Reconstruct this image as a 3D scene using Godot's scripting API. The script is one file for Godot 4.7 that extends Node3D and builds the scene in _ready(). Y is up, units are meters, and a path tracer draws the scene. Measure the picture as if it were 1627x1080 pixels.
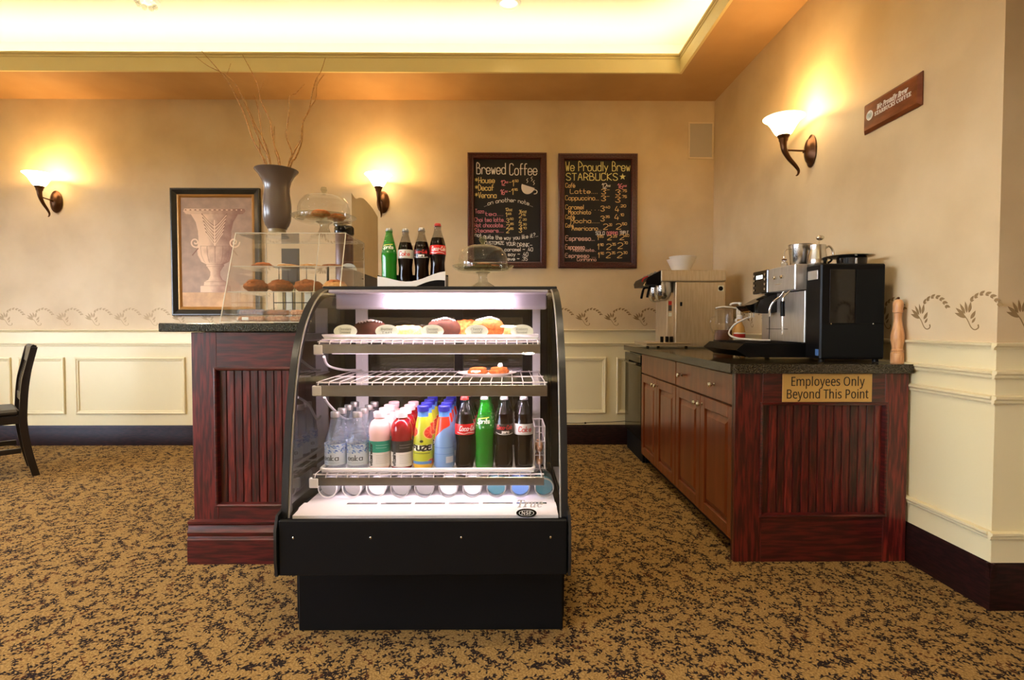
extends Node3D
# A hotel lobby coffee bar. Metres, y up. The camera stands at x 0, z 0 and looks towards -z; the back wall is at z -4.7.

const BACK := -4.7
const RIGHT := 1.8
const CORNER := -1.955
const LEFT := -6.0
const FRONT := 4.0
const FAR_RIGHT := 4.0
const SOFFIT := 3.0
const TRAY_X := 1.335
const TRAY_Z := -4.18
const TRAY_X0 := -5.3
const TRAY_Z1 := 3.2
const TRAY_TOP := 3.4

var M := {}
var used := {}
var st: SurfaceTool
var X := Transform3D.IDENTITY
var rng := RandomNumberGenerator.new()
var proto := {}
var O := Vector3.ZERO  # set to a thing's place while its parts are given in room measures

# ---------------------------------------------------------------- nodes
func numbered(called: String) -> String:
	if not used.has(called):
		used[called] = 0
		return called
	used[called] += 1
	return "%s_%03d" % [called, used[called]]

func thing(called, label, category, at := Vector3.ZERO, group := "", turn := 0.0, in_room := false):
	O = at if in_room else Vector3.ZERO
	var o := Node3D.new()
	o.name = numbered(called)
	add_child(o)
	o.position = at
	o.rotation.y = turn
	tag(o, label, category, group)
	return o

func tag(o, label, category, group := ""):
	o.set_meta("label", label)
	o.set_meta("category", category)
	if group:
		o.set_meta("group", group)

func part(parent, called: String, m: Material, at := Vector3.ZERO):
	var o := MeshInstance3D.new()
	o.name = called
	o.mesh = st.commit()
	o.material_override = m
	o.position = at
	parent.add_child(o, true)
	return o

func again(parent, called: String, mesh: Mesh, m: Material, at := Vector3.ZERO):
	var o := MeshInstance3D.new()
	o.name = called
	o.mesh = mesh
	o.material_override = m
	o.position = at
	parent.add_child(o, true)
	return o

func structure(called: String, m: Material, at := Vector3.ZERO):
	O = Vector3.ZERO
	var o = part(self, called, m, at)
	o.set_meta("kind", "structure")
	return o

func copy(o, at: Vector3, label: String, turn := 0.0):
	var c = o.duplicate()
	c.name = numbered(String(o.name).rstrip("0123456789").trim_suffix("_"))
	add_child(c)
	c.position = at
	c.rotation.y = turn
	c.set_meta("label", label)
	return c

# ---------------------------------------------------------------- shapes
func go():
	st = SurfaceTool.new()
	st.begin(Mesh.PRIMITIVE_TRIANGLES)
	X = Transform3D.IDENTITY

func vx(p: Vector3, n: Vector3, uv := Vector2.ZERO):
	st.set_normal((X.basis * n).normalized())
	st.set_uv(uv)
	st.add_vertex(X * p - O)

func tri(a, b, c, na, nb, nc, ua := Vector2.ZERO, ub := Vector2.ZERO, uc := Vector2.ZERO):
	if ((b - a).cross(c - a).dot(na + nb + nc) > 0.0) != (X.basis.determinant() < 0.0):
		vx(a, na, ua); vx(c, nc, uc); vx(b, nb, ub)
	else:
		vx(a, na, ua); vx(b, nb, ub); vx(c, nc, uc)

func quad(a, b, c, d, n):
	tri(a, b, c, n, n, n)
	tri(a, c, d, n, n, n)

func box(c: Vector3, s: Vector3, ch := 0.0):
	var h := s / 2.0
	ch = minf(ch, minf(h.x, minf(h.y, h.z)) * 0.9)
	var P := func(sg: Vector3, ax: int) -> Vector3:
		var v := Vector3.ZERO
		for i in 3:
			v[i] = sg[i] * (h[i] if i == ax else h[i] - ch)
		return c + v
	for ax in 3:
		var u := (ax + 1) % 3
		var w := (ax + 2) % 3
		for s1 in [-1.0, 1.0]:
			var n := Vector3.ZERO
			n[ax] = s1
			var q := []
			for e in [[-1, -1], [1, -1], [1, 1], [-1, 1]]:
				var sg := Vector3.ZERO
				sg[ax] = s1
				sg[u] = e[0]
				sg[w] = e[1]
				q.append(P.call(sg, ax))
			quad(q[0], q[1], q[2], q[3], n)
		if ch > 0.0:
			for e in [[-1, -1], [1, -1], [1, 1], [-1, 1]]:
				var sa := Vector3.ZERO
				sa[ax] = -1.0
				sa[u] = e[0]
				sa[w] = e[1]
				var sb := sa
				sb[ax] = 1.0
				var n2 := Vector3.ZERO
				n2[u] = e[0]
				n2[w] = e[1]
				quad(P.call(sa, u), P.call(sb, u), P.call(sb, w), P.call(sa, w), n2.normalized())
	if ch > 0.0:
		for a in [-1.0, 1.0]:
			for b in [-1.0, 1.0]:
				for d in [-1.0, 1.0]:
					var sg := Vector3(a, b, d)
					var n := sg.normalized()
					tri(P.call(sg, 0), P.call(sg, 1), P.call(sg, 2), n, n, n)

func span(x0, x1, y0, y1, z0, z1, ch := 0.0):
	box(Vector3((x0 + x1) / 2.0, (y0 + y1) / 2.0, (z0 + z1) / 2.0), Vector3(absf(x1 - x0), absf(y1 - y0), absf(z1 - z0)), ch)

# a profile of (radius, height) turned about y; u 0.5 faces +z
func lathe(prof: Array, seg := 24, o := Vector3.ZERO, kx := 1.0, kz := 1.0, flute := 0.0, flutes := 0):
	var n := prof.size()
	var face := []
	var length := [0.0]
	for i in n - 1:
		var d: Vector2 = prof[i + 1] - prof[i]
		face.append(Vector2(d.y, -d.x).normalized())
		length.append(length[i] + d.length())
	for i in n - 1:
		var na: Vector2 = face[i]
		var nb: Vector2 = face[i]
		if i > 0 and face[i - 1].dot(face[i]) > 0.8:
			na = (face[i - 1] + face[i]).normalized()
		if i < n - 2 and face[i + 1].dot(face[i]) > 0.8:
			nb = (face[i + 1] + face[i]).normalized()
		var va: float = 1.0 - length[i] / length[n - 1]
		var vb: float = 1.0 - length[i + 1] / length[n - 1]
		for k in seg:
			var u0 := float(k) / seg
			var u1 := float(k + 1) / seg
			var t0 := (u0 - 0.5) * TAU
			var t1 := (u1 - 0.5) * TAU
			var f0 := 1.0 + (flute * cos(t0 * flutes) if flutes else 0.0)
			var f1 := 1.0 + (flute * cos(t1 * flutes) if flutes else 0.0)
			var d0 := Vector3(sin(t0) * kx, 0, cos(t0) * kz)
			var d1 := Vector3(sin(t1) * kx, 0, cos(t1) * kz)
			var a: Vector3 = o + d0 * prof[i].x * f0 + Vector3(0, prof[i].y, 0)
			var b: Vector3 = o + d1 * prof[i].x * f1 + Vector3(0, prof[i].y, 0)
			var c: Vector3 = o + d1 * prof[i + 1].x * f1 + Vector3(0, prof[i + 1].y, 0)
			var d: Vector3 = o + d0 * prof[i + 1].x * f0 + Vector3(0, prof[i + 1].y, 0)
			var e0 := Vector3(sin(t0) / kx, 0, cos(t0) / kz)
			var e1 := Vector3(sin(t1) / kx, 0, cos(t1) / kz)
			var up := Vector3.UP
			var n_a := e0 * na.x + up * na.y
			var n_b := e1 * na.x + up * na.y
			var n_c := e1 * nb.x + up * nb.y
			var n_d := e0 * nb.x + up * nb.y
			if prof[i].x > 0.00001:
				tri(a, b, c, n_a, n_b, n_c, Vector2(u0, va), Vector2(u1, va), Vector2(u1, vb))
			if prof[i + 1].x > 0.00001:
				tri(a, c, d, n_a, n_c, n_d, Vector2(u0, va), Vector2(u1, vb), Vector2(u0, vb))

func V(list: Array) -> Array:
	var out := []
	for i in range(0, list.size(), 2):
		out.append(Vector2(list[i], list[i + 1]))
	return out

# a tube along points, with one radius or one for each point
func tube(pts: Array, r, seg := 8, caps := true):
	var n := pts.size()
	var dirs := []
	for i in n:
		var d: Vector3 = (pts[mini(i + 1, n - 1)] - pts[maxi(i - 1, 0)])
		dirs.append(d.normalized())
	var side: Vector3 = dirs[0].cross(Vector3.UP if absf(dirs[0].y) < 0.9 else Vector3.RIGHT).normalized()
	var rings := []
	var norms := []
	for i in n:
		side = (side - dirs[i] * side.dot(dirs[i])).normalized()
		var up: Vector3 = dirs[i].cross(side)
		var ring := []
		var nn := []
		var rad: float = r[i] if r is Array else r
		for k in seg:
			var t := TAU * k / seg
			var d := side * cos(t) + up * sin(t)
			nn.append(d)
			ring.append(pts[i] + d * rad)
		rings.append(ring)
		norms.append(nn)
	for i in n - 1:
		for k in seg:
			var j := (k + 1) % seg
			tri(rings[i][k], rings[i][j], rings[i + 1][j], norms[i][k], norms[i][j], norms[i + 1][j])
			tri(rings[i][k], rings[i + 1][j], rings[i + 1][k], norms[i][k], norms[i + 1][j], norms[i + 1][k])
	if caps:
		for e in [0, n - 1]:
			var nrm: Vector3 = -dirs[0] if e == 0 else dirs[n - 1]
			for k in range(1, seg - 1):
				tri(rings[e][0], rings[e][k], rings[e][k + 1], nrm, nrm, nrm)

func smooth(pts: Array, steps := 6) -> Array:
	var out := []
	var n := pts.size()
	for i in n - 1:
		var a = pts[maxi(i - 1, 0)]
		var b = pts[i]
		var c = pts[i + 1]
		var d = pts[mini(i + 2, n - 1)]
		for k in steps:
			out.append(b.cubic_interpolate(c, a, d, float(k) / steps))
	out.append(pts[n - 1])
	return out

func lerped(a: float, b: float, n: int) -> Array:
	var out := []
	for i in n:
		out.append(lerpf(a, b, float(i) / (n - 1)))
	return out

# a flat outline in x and y, given thickness from z0 to z1
func prism(poly: Array, z0: float, z1: float):
	var pv := PackedVector2Array(poly)
	if not Geometry2D.is_polygon_clockwise(pv):
		pv.reverse()
	var idx := Geometry2D.triangulate_polygon(pv)
	for e in [[z0, -1.0], [z1, 1.0]]:
		var n := Vector3(0, 0, e[1] * signf(z1 - z0))
		for i in range(0, idx.size(), 3):
			var q := []
			for k in 3:
				var p := pv[idx[i + k]]
				q.append(Vector3(p.x, p.y, e[0]))
			tri(q[0], q[1], q[2], n, n, n)
	var m := pv.size()
	var nor := []
	for i in m:
		var d := pv[(i + 1) % m] - pv[i]
		nor.append(Vector2(-d.y, d.x).normalized())
	for i in m:
		var a := pv[i]
		var b := pv[(i + 1) % m]
		var n0: Vector2 = nor[i]
		var na := n0
		var nb := n0
		if nor[(i + m - 1) % m].dot(n0) > 0.85:
			na = (nor[(i + m - 1) % m] + n0).normalized()
		if nor[(i + 1) % m].dot(n0) > 0.85:
			nb = (nor[(i + 1) % m] + n0).normalized()
		var A := Vector3(na.x, na.y, 0)
		var C := Vector3(nb.x, nb.y, 0)
		tri(Vector3(a.x, a.y, z0), Vector3(b.x, b.y, z0), Vector3(b.x, b.y, z1), A, C, C)
		tri(Vector3(a.x, a.y, z0), Vector3(b.x, b.y, z1), Vector3(a.x, a.y, z1), A, C, A)

# a moulding: a profile of (out, up) run from a to b on a wall whose normal is out
func run(prof: Array, a: Vector3, b: Vector3, out: Vector3):
	var keep := X
	var along := (b - a).normalized()
	X = keep * Transform3D(Basis(out, out.cross(along) * -1.0 if absf(out.cross(along).dot(Vector3.UP)) < 0.5 else Vector3.UP, along), a)
	prism(prof, 0.0, (b - a).length())
	X = keep

# a rectangular frame of moulding in the x-y plane, facing +z; prof holds (inwards, out)
func framed(x0, x1, y0, y1, prof: Array):
	var n := prof.size()
	var ring := func(p: Vector2) -> Array:
		return [Vector3(x0 + p.x, y0 + p.x, p.y), Vector3(x1 - p.x, y0 + p.x, p.y), Vector3(x1 - p.x, y1 - p.x, p.y), Vector3(x0 + p.x, y1 - p.x, p.y)]
	var inward := [Vector3(0, 1, 0), Vector3(-1, 0, 0), Vector3(0, -1, 0), Vector3(1, 0, 0)]
	for i in n - 1:
		var a: Array = ring.call(prof[i])
		var b: Array = ring.call(prof[i + 1])
		var d: Vector2 = prof[i + 1] - prof[i]
		for k in 4:
			var j := (k + 1) % 4
			var nn: Vector3 = (inward[k] * -d.y + Vector3(0, 0, d.x)).normalized()
			quad(a[k], a[j], b[j], b[k], nn)

# a picture on a flat rectangle that faces +z
func sheet(x0, x1, y0, y1, z, flip := false):
	var n := Vector3(0, 0, 1)
	var a := Vector3(x0, y0, z)
	var b := Vector3(x1, y0, z)
	var c := Vector3(x1, y1, z)
	var d := Vector3(x0, y1, z)
	tri(a, b, c, n, n, n, Vector2(0, 1), Vector2(1, 1), Vector2(1, 0))
	tri(a, c, d, n, n, n, Vector2(0, 1), Vector2(1, 0), Vector2(0, 0))

func blob(c: Vector3, r: Vector3, seg := 14, rings := 8, bump := 0.0, seed_ := 0):
	var noise := FastNoiseLite.new()
	noise.seed = seed_
	noise.frequency = 1.0
	var at := func(i: int, k: int) -> Vector3:
		var p := PI * i / rings
		var t := TAU * k / seg
		var d := Vector3(sin(p) * cos(t), cos(p), sin(p) * sin(t))
		return d * (1.0 + bump * noise.get_noise_3d(d.x * 2.2, d.y * 2.2, d.z * 2.2))
	for i in rings:
		for k in seg:
			var a: Vector3 = at.call(i, k)
			var b: Vector3 = at.call(i, k + 1)
			var e: Vector3 = at.call(i + 1, k + 1)
			var d: Vector3 = at.call(i + 1, k)
			if i > 0:
				tri(c + a * r, c + b * r, c + e * r, a / r, b / r, e / r)
			if i < rings - 1:
				tri(c + a * r, c + e * r, c + d * r, a / r, e / r, d / r)

func letters(parent, text: String, m: Material, height: float, at: Vector3, width := 0.0, turn := Vector3.ZERO, serif := false, called := "lettering", bold := 0, slant := 0.0):
	var t := TextMesh.new()
	var fnt := SystemFont.new()
	fnt.font_names = PackedStringArray(["Droid Serif" if serif else "Droid Sans"])
	fnt.font_weight = 700 if bold else 400
	t.font = fnt
	t.text = text
	t.font_size = 48
	t.pixel_size = height / 48.0 * 1.38
	t.depth = 0.0012
	t.curve_step = 2.0
	var o := MeshInstance3D.new()
	o.name = called
	o.mesh = t
	o.material_override = m
	parent.add_child(o, true)
	o.position = at
	var b := Basis.from_euler(turn)
	var k := 1.0
	if width > 0.0:
		k = width / t.get_aabb().size.x
	o.basis = b * Basis(Vector3(k, 0, 0), Vector3(slant, 1, 0), Vector3(0, 0, 1))
	return o

# ---------------------------------------------------------------- materials
func mat(key: String, c: Color, rough := 0.6, metal := 0.0, spec := 0.5) -> StandardMaterial3D:
	var m := StandardMaterial3D.new()
	m.resource_name = key
	m.albedo_color = c
	m.roughness = rough
	m.metallic = metal
	m.metallic_specular = spec
	M[key] = m
	return m

func rgb(r: int, g: int, b: int, a := 1.0) -> Color:
	return Color(r / 255.0, g / 255.0, b / 255.0, a)

func glass(key: String, c: Color, rough := 0.0) -> StandardMaterial3D:
	var m := mat(key, c, rough)
	m.transparency = BaseMaterial3D.TRANSPARENCY_ALPHA
	m.cull_mode = BaseMaterial3D.CULL_DISABLED
	return m

func glow(key: String, c: Color, e: float) -> StandardMaterial3D:
	var m := mat(key, c, 0.4)
	m.emission_enabled = true
	m.emission = c
	m.emission_energy_multiplier = e
	return m

func noisy(colors: Array, stops: Array, freq: float, seed_: int, oct := 4, size := 512, kind := FastNoiseLite.TYPE_SIMPLEX_SMOOTH) -> NoiseTexture2D:
	var n := FastNoiseLite.new()
	n.noise_type = kind
	n.seed = seed_
	n.frequency = freq
	n.fractal_octaves = oct
	var g := Gradient.new()
	g.offsets = PackedFloat32Array(stops)
	g.colors = PackedColorArray(colors)
	var t := NoiseTexture2D.new()
	t.width = size
	t.height = size
	t.seamless = true
	t.noise = n
	t.color_ramp = g
	return t

func coat(m: StandardMaterial3D, tex: Texture2D, scale: Vector3, in_world := true):
	m.albedo_texture = tex
	m.uv1_triplanar = true
	m.uv1_world_triplanar = in_world
	m.uv1_scale = scale
	m.uv1_triplanar_sharpness = 4.0

func printed(key: String, img: Image, rough := 0.5) -> StandardMaterial3D:
	var m := mat(key, Color.WHITE, rough)
	m.albedo_texture = ImageTexture.create_from_image(img)
	return m

# ---------------------------------------------------------------- a pen for prints
const GLYPH := {
	"A": "022942 1535", "B": "02092938372606 2645433202", "C": "4839190803123243", "D": "02092947442202", "E": "49090242 0636", "F": "490902 0636", "G": "48391908031232434525",
	"H": "0902 4942 0545", "I": "2922", "J": "4943321203", "K": "0902 490642", "L": "090242", "M": "0209254942", "N": "02094249", "O": "190803123243483919", "P": "02092947462505",
	"Q": "190803123243483919 2442", "R": "02092947462505 2542", "S": "483919080716354443321203", "T": "0949 2922", "U": "090312324349", "V": "092249", "W": "0912263249", "X": "0942 4902", "Y": "092549 2522", "Z": "09490242",
	"a": "4536160503123243 4642", "b": "0902 0516364543321203", "c": "4536160503123243", "d": "4942 4536160503123243", "e": "04444536160503123243", "f": "39291812 0636", "g": "4641301001 4536160503123243",
	"h": "0902 0516364542", "i": "2622 2828", "k": "0902 360432", "l": "2922", "m": "0602 05162522 25364542", "n": "0602 0516364542", "o": "160503123243453616", "p": "0600 0516364543321203", "q": "4640 4536160503123243",
	"r": "0602 05163645", "s": "45361605143443321203", "t": "19132232 0636", "u": "0603123243 4642", "v": "062246", "w": "0612253246", "x": "0642 4602", "y": "0623 4610", "z": "06460242",
	"0": "190803123243483919", "1": "072922", "2": "08193948460242", "3": "0819394847264443321203", "4": "290444 3632", "5": "490906264543321203", "6": "3918050312324344351504", "7": "094922",
	"8": "190807163647483919 1604031232434436", "9": "46251506081939484322", ".": "2222", ",": "2211", "-": "0545", "*": "2824 0745 0547", "?": "081939484725 2424 2222", "~": "05163546", "'": "2927", "/": "0149",
}

func dab(img: Image, p: Vector2, r: float, c: Color, wrapped := false):
	var w := img.get_width()
	var h := img.get_height()
	for y in range(floori(p.y - r), ceili(p.y + r) + 1):
		for x in range(floori(p.x - r), ceili(p.x + r) + 1):
			var d := Vector2(x + 0.5, y + 0.5).distance_to(p)
			if d > r + 0.5:
				continue
			var a := clampf(r + 0.5 - d, 0.0, 1.0) * c.a
			var xx := x
			var yy := y
			if wrapped:
				xx = posmod(x, w)
				yy = posmod(y, h)
			elif x < 0 or y < 0 or x >= w or y >= h:
				continue
			img.set_pixel(xx, yy, img.get_pixel(xx, yy).lerp(Color(c.r, c.g, c.b), a))

func line(img: Image, pts: Array, r: float, c: Color, wrapped := false):
	for i in pts.size() - 1:
		var a: Vector2 = pts[i]
		var b: Vector2 = pts[i + 1]
		var n := maxi(1, ceili(a.distance_to(b) / maxf(0.6, r * 0.7)))
		for k in n + 1:
			dab(img, a.lerp(b, float(k) / n), r, c, wrapped)

func wide(ch: String) -> float:
	return {"i": 2.2, "l": 2.0, ".": 2.2, ",": 2.2, "I": 2.0, "1": 3.6, "'": 2.0, " ": 3.6, "m": 5.6, "M": 5.6, "W": 5.6, "w": 5.6, "f": 4.6, "t": 4.8, "r": 5.0}.get(ch, 5.6)

# writes text by hand: x and base in pixels, h the height of a capital, w the length that the line is fitted to
func write(img: Image, text: String, x: float, base: float, h: float, w: float, c: Color, pen := 1.2, bend := 0.0, slant := 0.0, turned := false):
	var total := 0.0
	for ch in text:
		total += wide(ch)
	total -= 1.4
	var kx := w / maxf(total, 1.0)
	var ky := h / 7.0
	var at := 0.0
	for ch in text:
		var wd := wide(ch)
		var shift := 0.0
		if ch in "iI.,l'":
			shift = -1.6
		if GLYPH.has(ch):
			for s in String(GLYPH[ch]).split(" "):
				var pts := []
				for i in range(0, s.length() - 1, 2):
					var gx: float = s[i].to_int()
					var gy: float = s[i + 1].to_int()
					var px: float = (at + gx + shift) * kx + (gy - 2.0) * ky * slant
					var py: float = -(gy - 2.0) * ky
					var t := px / w
					py -= bend * 4.0 * t * (1.0 - t)
					pts.append(Vector2(x - py * -1.0, base - px) if turned else Vector2(x + px, base + py))
				if pts.size() > 2:
					pts = smooth(pts, 3)
				line(img, pts, pen, c)
		at += wd

func fill_poly(img: Image, poly: Array, c: Color):
	var pv := PackedVector2Array(poly)
	var lo := pv[0]
	var hi := pv[0]
	for p in pv:
		lo = lo.min(p)
		hi = hi.max(p)
	for y in range(maxi(0, floori(lo.y)), mini(img.get_height(), ceili(hi.y) + 1)):
		for x in range(maxi(0, floori(lo.x)), mini(img.get_width(), ceili(hi.x) + 1)):
			if Geometry2D.is_point_in_polygon(Vector2(x + 0.5, y + 0.5), pv):
				img.set_pixel(x, y, c)

func blank(w: int, h: int, c: Color) -> Image:
	var i := Image.create(w, h, false, Image.FORMAT_RGB8)
	i.fill(c)
	return i

func carpet_image() -> Image:
	var s := 1024
	var img := blank(s, s, rgb(160, 128, 78))
	var n := FastNoiseLite.new()
	n.seed = 4
	n.frequency = 0.09
	n.fractal_octaves = 3
	var light := rgb(158, 128, 80)
	var low := rgb(120, 94, 55)
	for y in s:
		for x in s:
			var v := n.get_noise_2d(x, y)
			img.set_pixel(x, y, low.lerp(light, clampf(v * 1.1 + 0.5, 0.0, 1.0)))
	var r := RandomNumberGenerator.new()
	r.seed = 11
	var dark := rgb(38, 31, 30)
	var brown := rgb(74, 46, 32)
	# sprigs on a jittered grid, so that they fill the ground evenly as a woven pattern does
	var cells := 22
	var leaf := func(at: Vector2, la: float, l: float, w: float, c: Color):
		for e in 7:
			var t := (e + 0.5) / 7.0
			dab(img, at + Vector2.from_angle(la) * l * t, 0.7 + w * 1.08 * sin(PI * pow(t, 0.8)), c, true)
	for gy in cells:
		for gx in cells:
			var p := Vector2(gx + r.randf_range(0.25, 0.75) + (0.5 if gy % 2 else 0.0), gy + r.randf_range(0.25, 0.75)) * (s / float(cells))
			var a := r.randf_range(-PI, PI)
			var c := dark if r.randf() < 0.88 else brown
			var bend := r.randf_range(-0.22, 0.22)
			var steps := r.randi_range(3, 4)
			for k in steps:
				var q := p + Vector2.from_angle(a) * 16.0
				line(img, [p, q], 1.3, c, true)
				a += bend + r.randf_range(-0.2, 0.2)
				var sd := 1 if k % 2 else -1
				leaf.call(q, a + sd * r.randf_range(0.7, 1.0), r.randf_range(14.0, 19.0), r.randf_range(2.4, 3.1), c)
				if r.randf() < 0.4:
					leaf.call(q, a - sd * r.randf_range(0.8, 1.1), r.randf_range(12.0, 16.0), r.randf_range(2.2, 2.8), c)
				p = q
			leaf.call(p, a, 17.0, 3.0, c)
	# single small leaves between the sprigs
	for gy in 34:
		for gx in 34:
			if r.randf() < 0.62:
				var p := Vector2(gx + r.randf(), gy + r.randf()) * (s / 34.0)
				leaf.call(p, r.randf_range(-PI, PI), r.randf_range(11.0, 16.0), r.randf_range(1.8, 2.6), dark if r.randf() < 0.8 else brown)
	return img

func pile_image() -> Image:
	var s := 512
	var img := Image.create(s, s, false, Image.FORMAT_L8)
	var r := RandomNumberGenerator.new()
	r.seed = 5
	for y in s:
		for x in s:
			var v := r.randf()
			img.set_pixel(x, y, Color(v, v, v))
	return img

func board_one() -> Image:
	# drawn on the measure of 565 x 895
	var img := blank(565, 895, rgb(30, 28, 27))
	var W := rgb(222, 216, 205)
	var Y := rgb(222, 196, 120)
	var P := rgb(214, 128, 138)
	var L := [
		["Brewed", 25, 127, 92, 245, W, 4.4], ["Coffee", 305, 135, 96, 232, W, 4.4],
		["*House", 12, 205, 48, 165, Y, 3.6], ["*Decaf", 12, 270, 48, 155, Y, 3.6], ["*Verona", 12, 335, 48, 180, Y, 3.6],
		["12", 232, 226, 42, 34, P, 3.6], ["oz", 268, 206, 20, 24, P, 2.2], ["-", 302, 212, 30, 14, Y, 3.0], ["1", 326, 232, 50, 12, Y, 3.6], [".50", 344, 196, 18, 34, Y, 2.2],
		["16", 227, 306, 42, 34, P, 3.6], ["oz", 263, 286, 20, 24, P, 2.2], ["-", 298, 292, 30, 14, Y, 3.0], ["1", 322, 306, 50, 12, Y, 3.6], [".95", 338, 272, 18, 34, Y, 2.2],
		["Tazo", 12, 468, 34, 74, P, 2.8], ["tea....", 96, 490, 32, 152, P, 2.8], ["12oz", 270, 448, 24, 56, Y, 2.4], ["16oz", 386, 464, 24, 62, Y, 2.4],
		["1", 272, 500, 36, 8, Y, 3.0], [".65", 284, 482, 16, 34, Y, 2.0], ["2", 384, 508, 36, 24, Y, 3.0], [".15", 410, 492, 16, 30, Y, 2.0],
		["Chai tea latte...", 6, 542, 34, 270, P, 2.8], ["3", 278, 552, 36, 22, Y, 3.0], [".50", 302, 526, 16, 34, Y, 2.0], ["4", 384, 562, 36, 24, Y, 3.0], [".20", 412, 532, 16, 36, Y, 2.0],
		["Hot chocolate...", 6, 590, 34, 264, P, 2.8], ["2", 278, 604, 36, 24, Y, 3.0], [".85", 304, 570, 16, 34, Y, 2.0], ["3", 384, 606, 36, 24, Y, 3.0], [".30", 412, 574, 16, 36, Y, 2.0],
		["Steamers....", 6, 636, 34, 246, P, 2.8], ["2", 276, 640, 36, 24, Y, 3.0], [".85", 302, 612, 16, 34, Y, 2.0], ["3", 384, 636, 36, 24, Y, 3.0], [".10", 412, 606, 16, 36, Y, 2.0],
		["CUSTOMIZE", 92, 742, 26, 165, W, 2.4], ["YOUR", 276, 752, 30, 78, W, 2.6], ["DRINK-", 370, 762, 32, 126, W, 2.6],
		["caramel ~ .40", 262, 800, 30, 240, W, 2.6], ["soy ~ .40", 290, 842, 30, 172, W, 2.6], ["eve ~ .35", 286, 882, 30, 170, W, 2.6],
	]
	for a in L:
		write(img, a[0], a[1], a[2], a[3], a[4], a[5], a[6] * 0.85)
	write(img, "...on another note...", 88, 412, 34, 412, W, 2.3, 42.0)
	write(img, "not quite the way you like it?...", 10, 670, 34, 536, W, 2.3, -30.0)
	var cup := []
	for i in 17:
		var t := PI * i / 16.0
		cup.append(Vector2(463, 232) + Vector2(cos(t) * 58.0, sin(t) * 72.0).rotated(0.32))
	fill_poly(img, cup, rgb(214, 204, 192))
	var ear := []
	for i in 13:
		var t := -1.9 + 3.6 * i / 12.0
		ear.append(Vector2(516, 282) + Vector2(cos(t) * 22.0, sin(t) * 18.0))
	line(img, ear, 4.0, W)
	for s in [[452, 196], [490, 180], [508, 214]]:
		line(img, smooth([Vector2(s[0] + 8, s[1] - 30), Vector2(s[0] - 4, s[1] - 18), Vector2(s[0] + 8, s[1] - 6), Vector2(s[0] - 2, s[1] + 8)], 4), 2.0, W)
	return img

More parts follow.
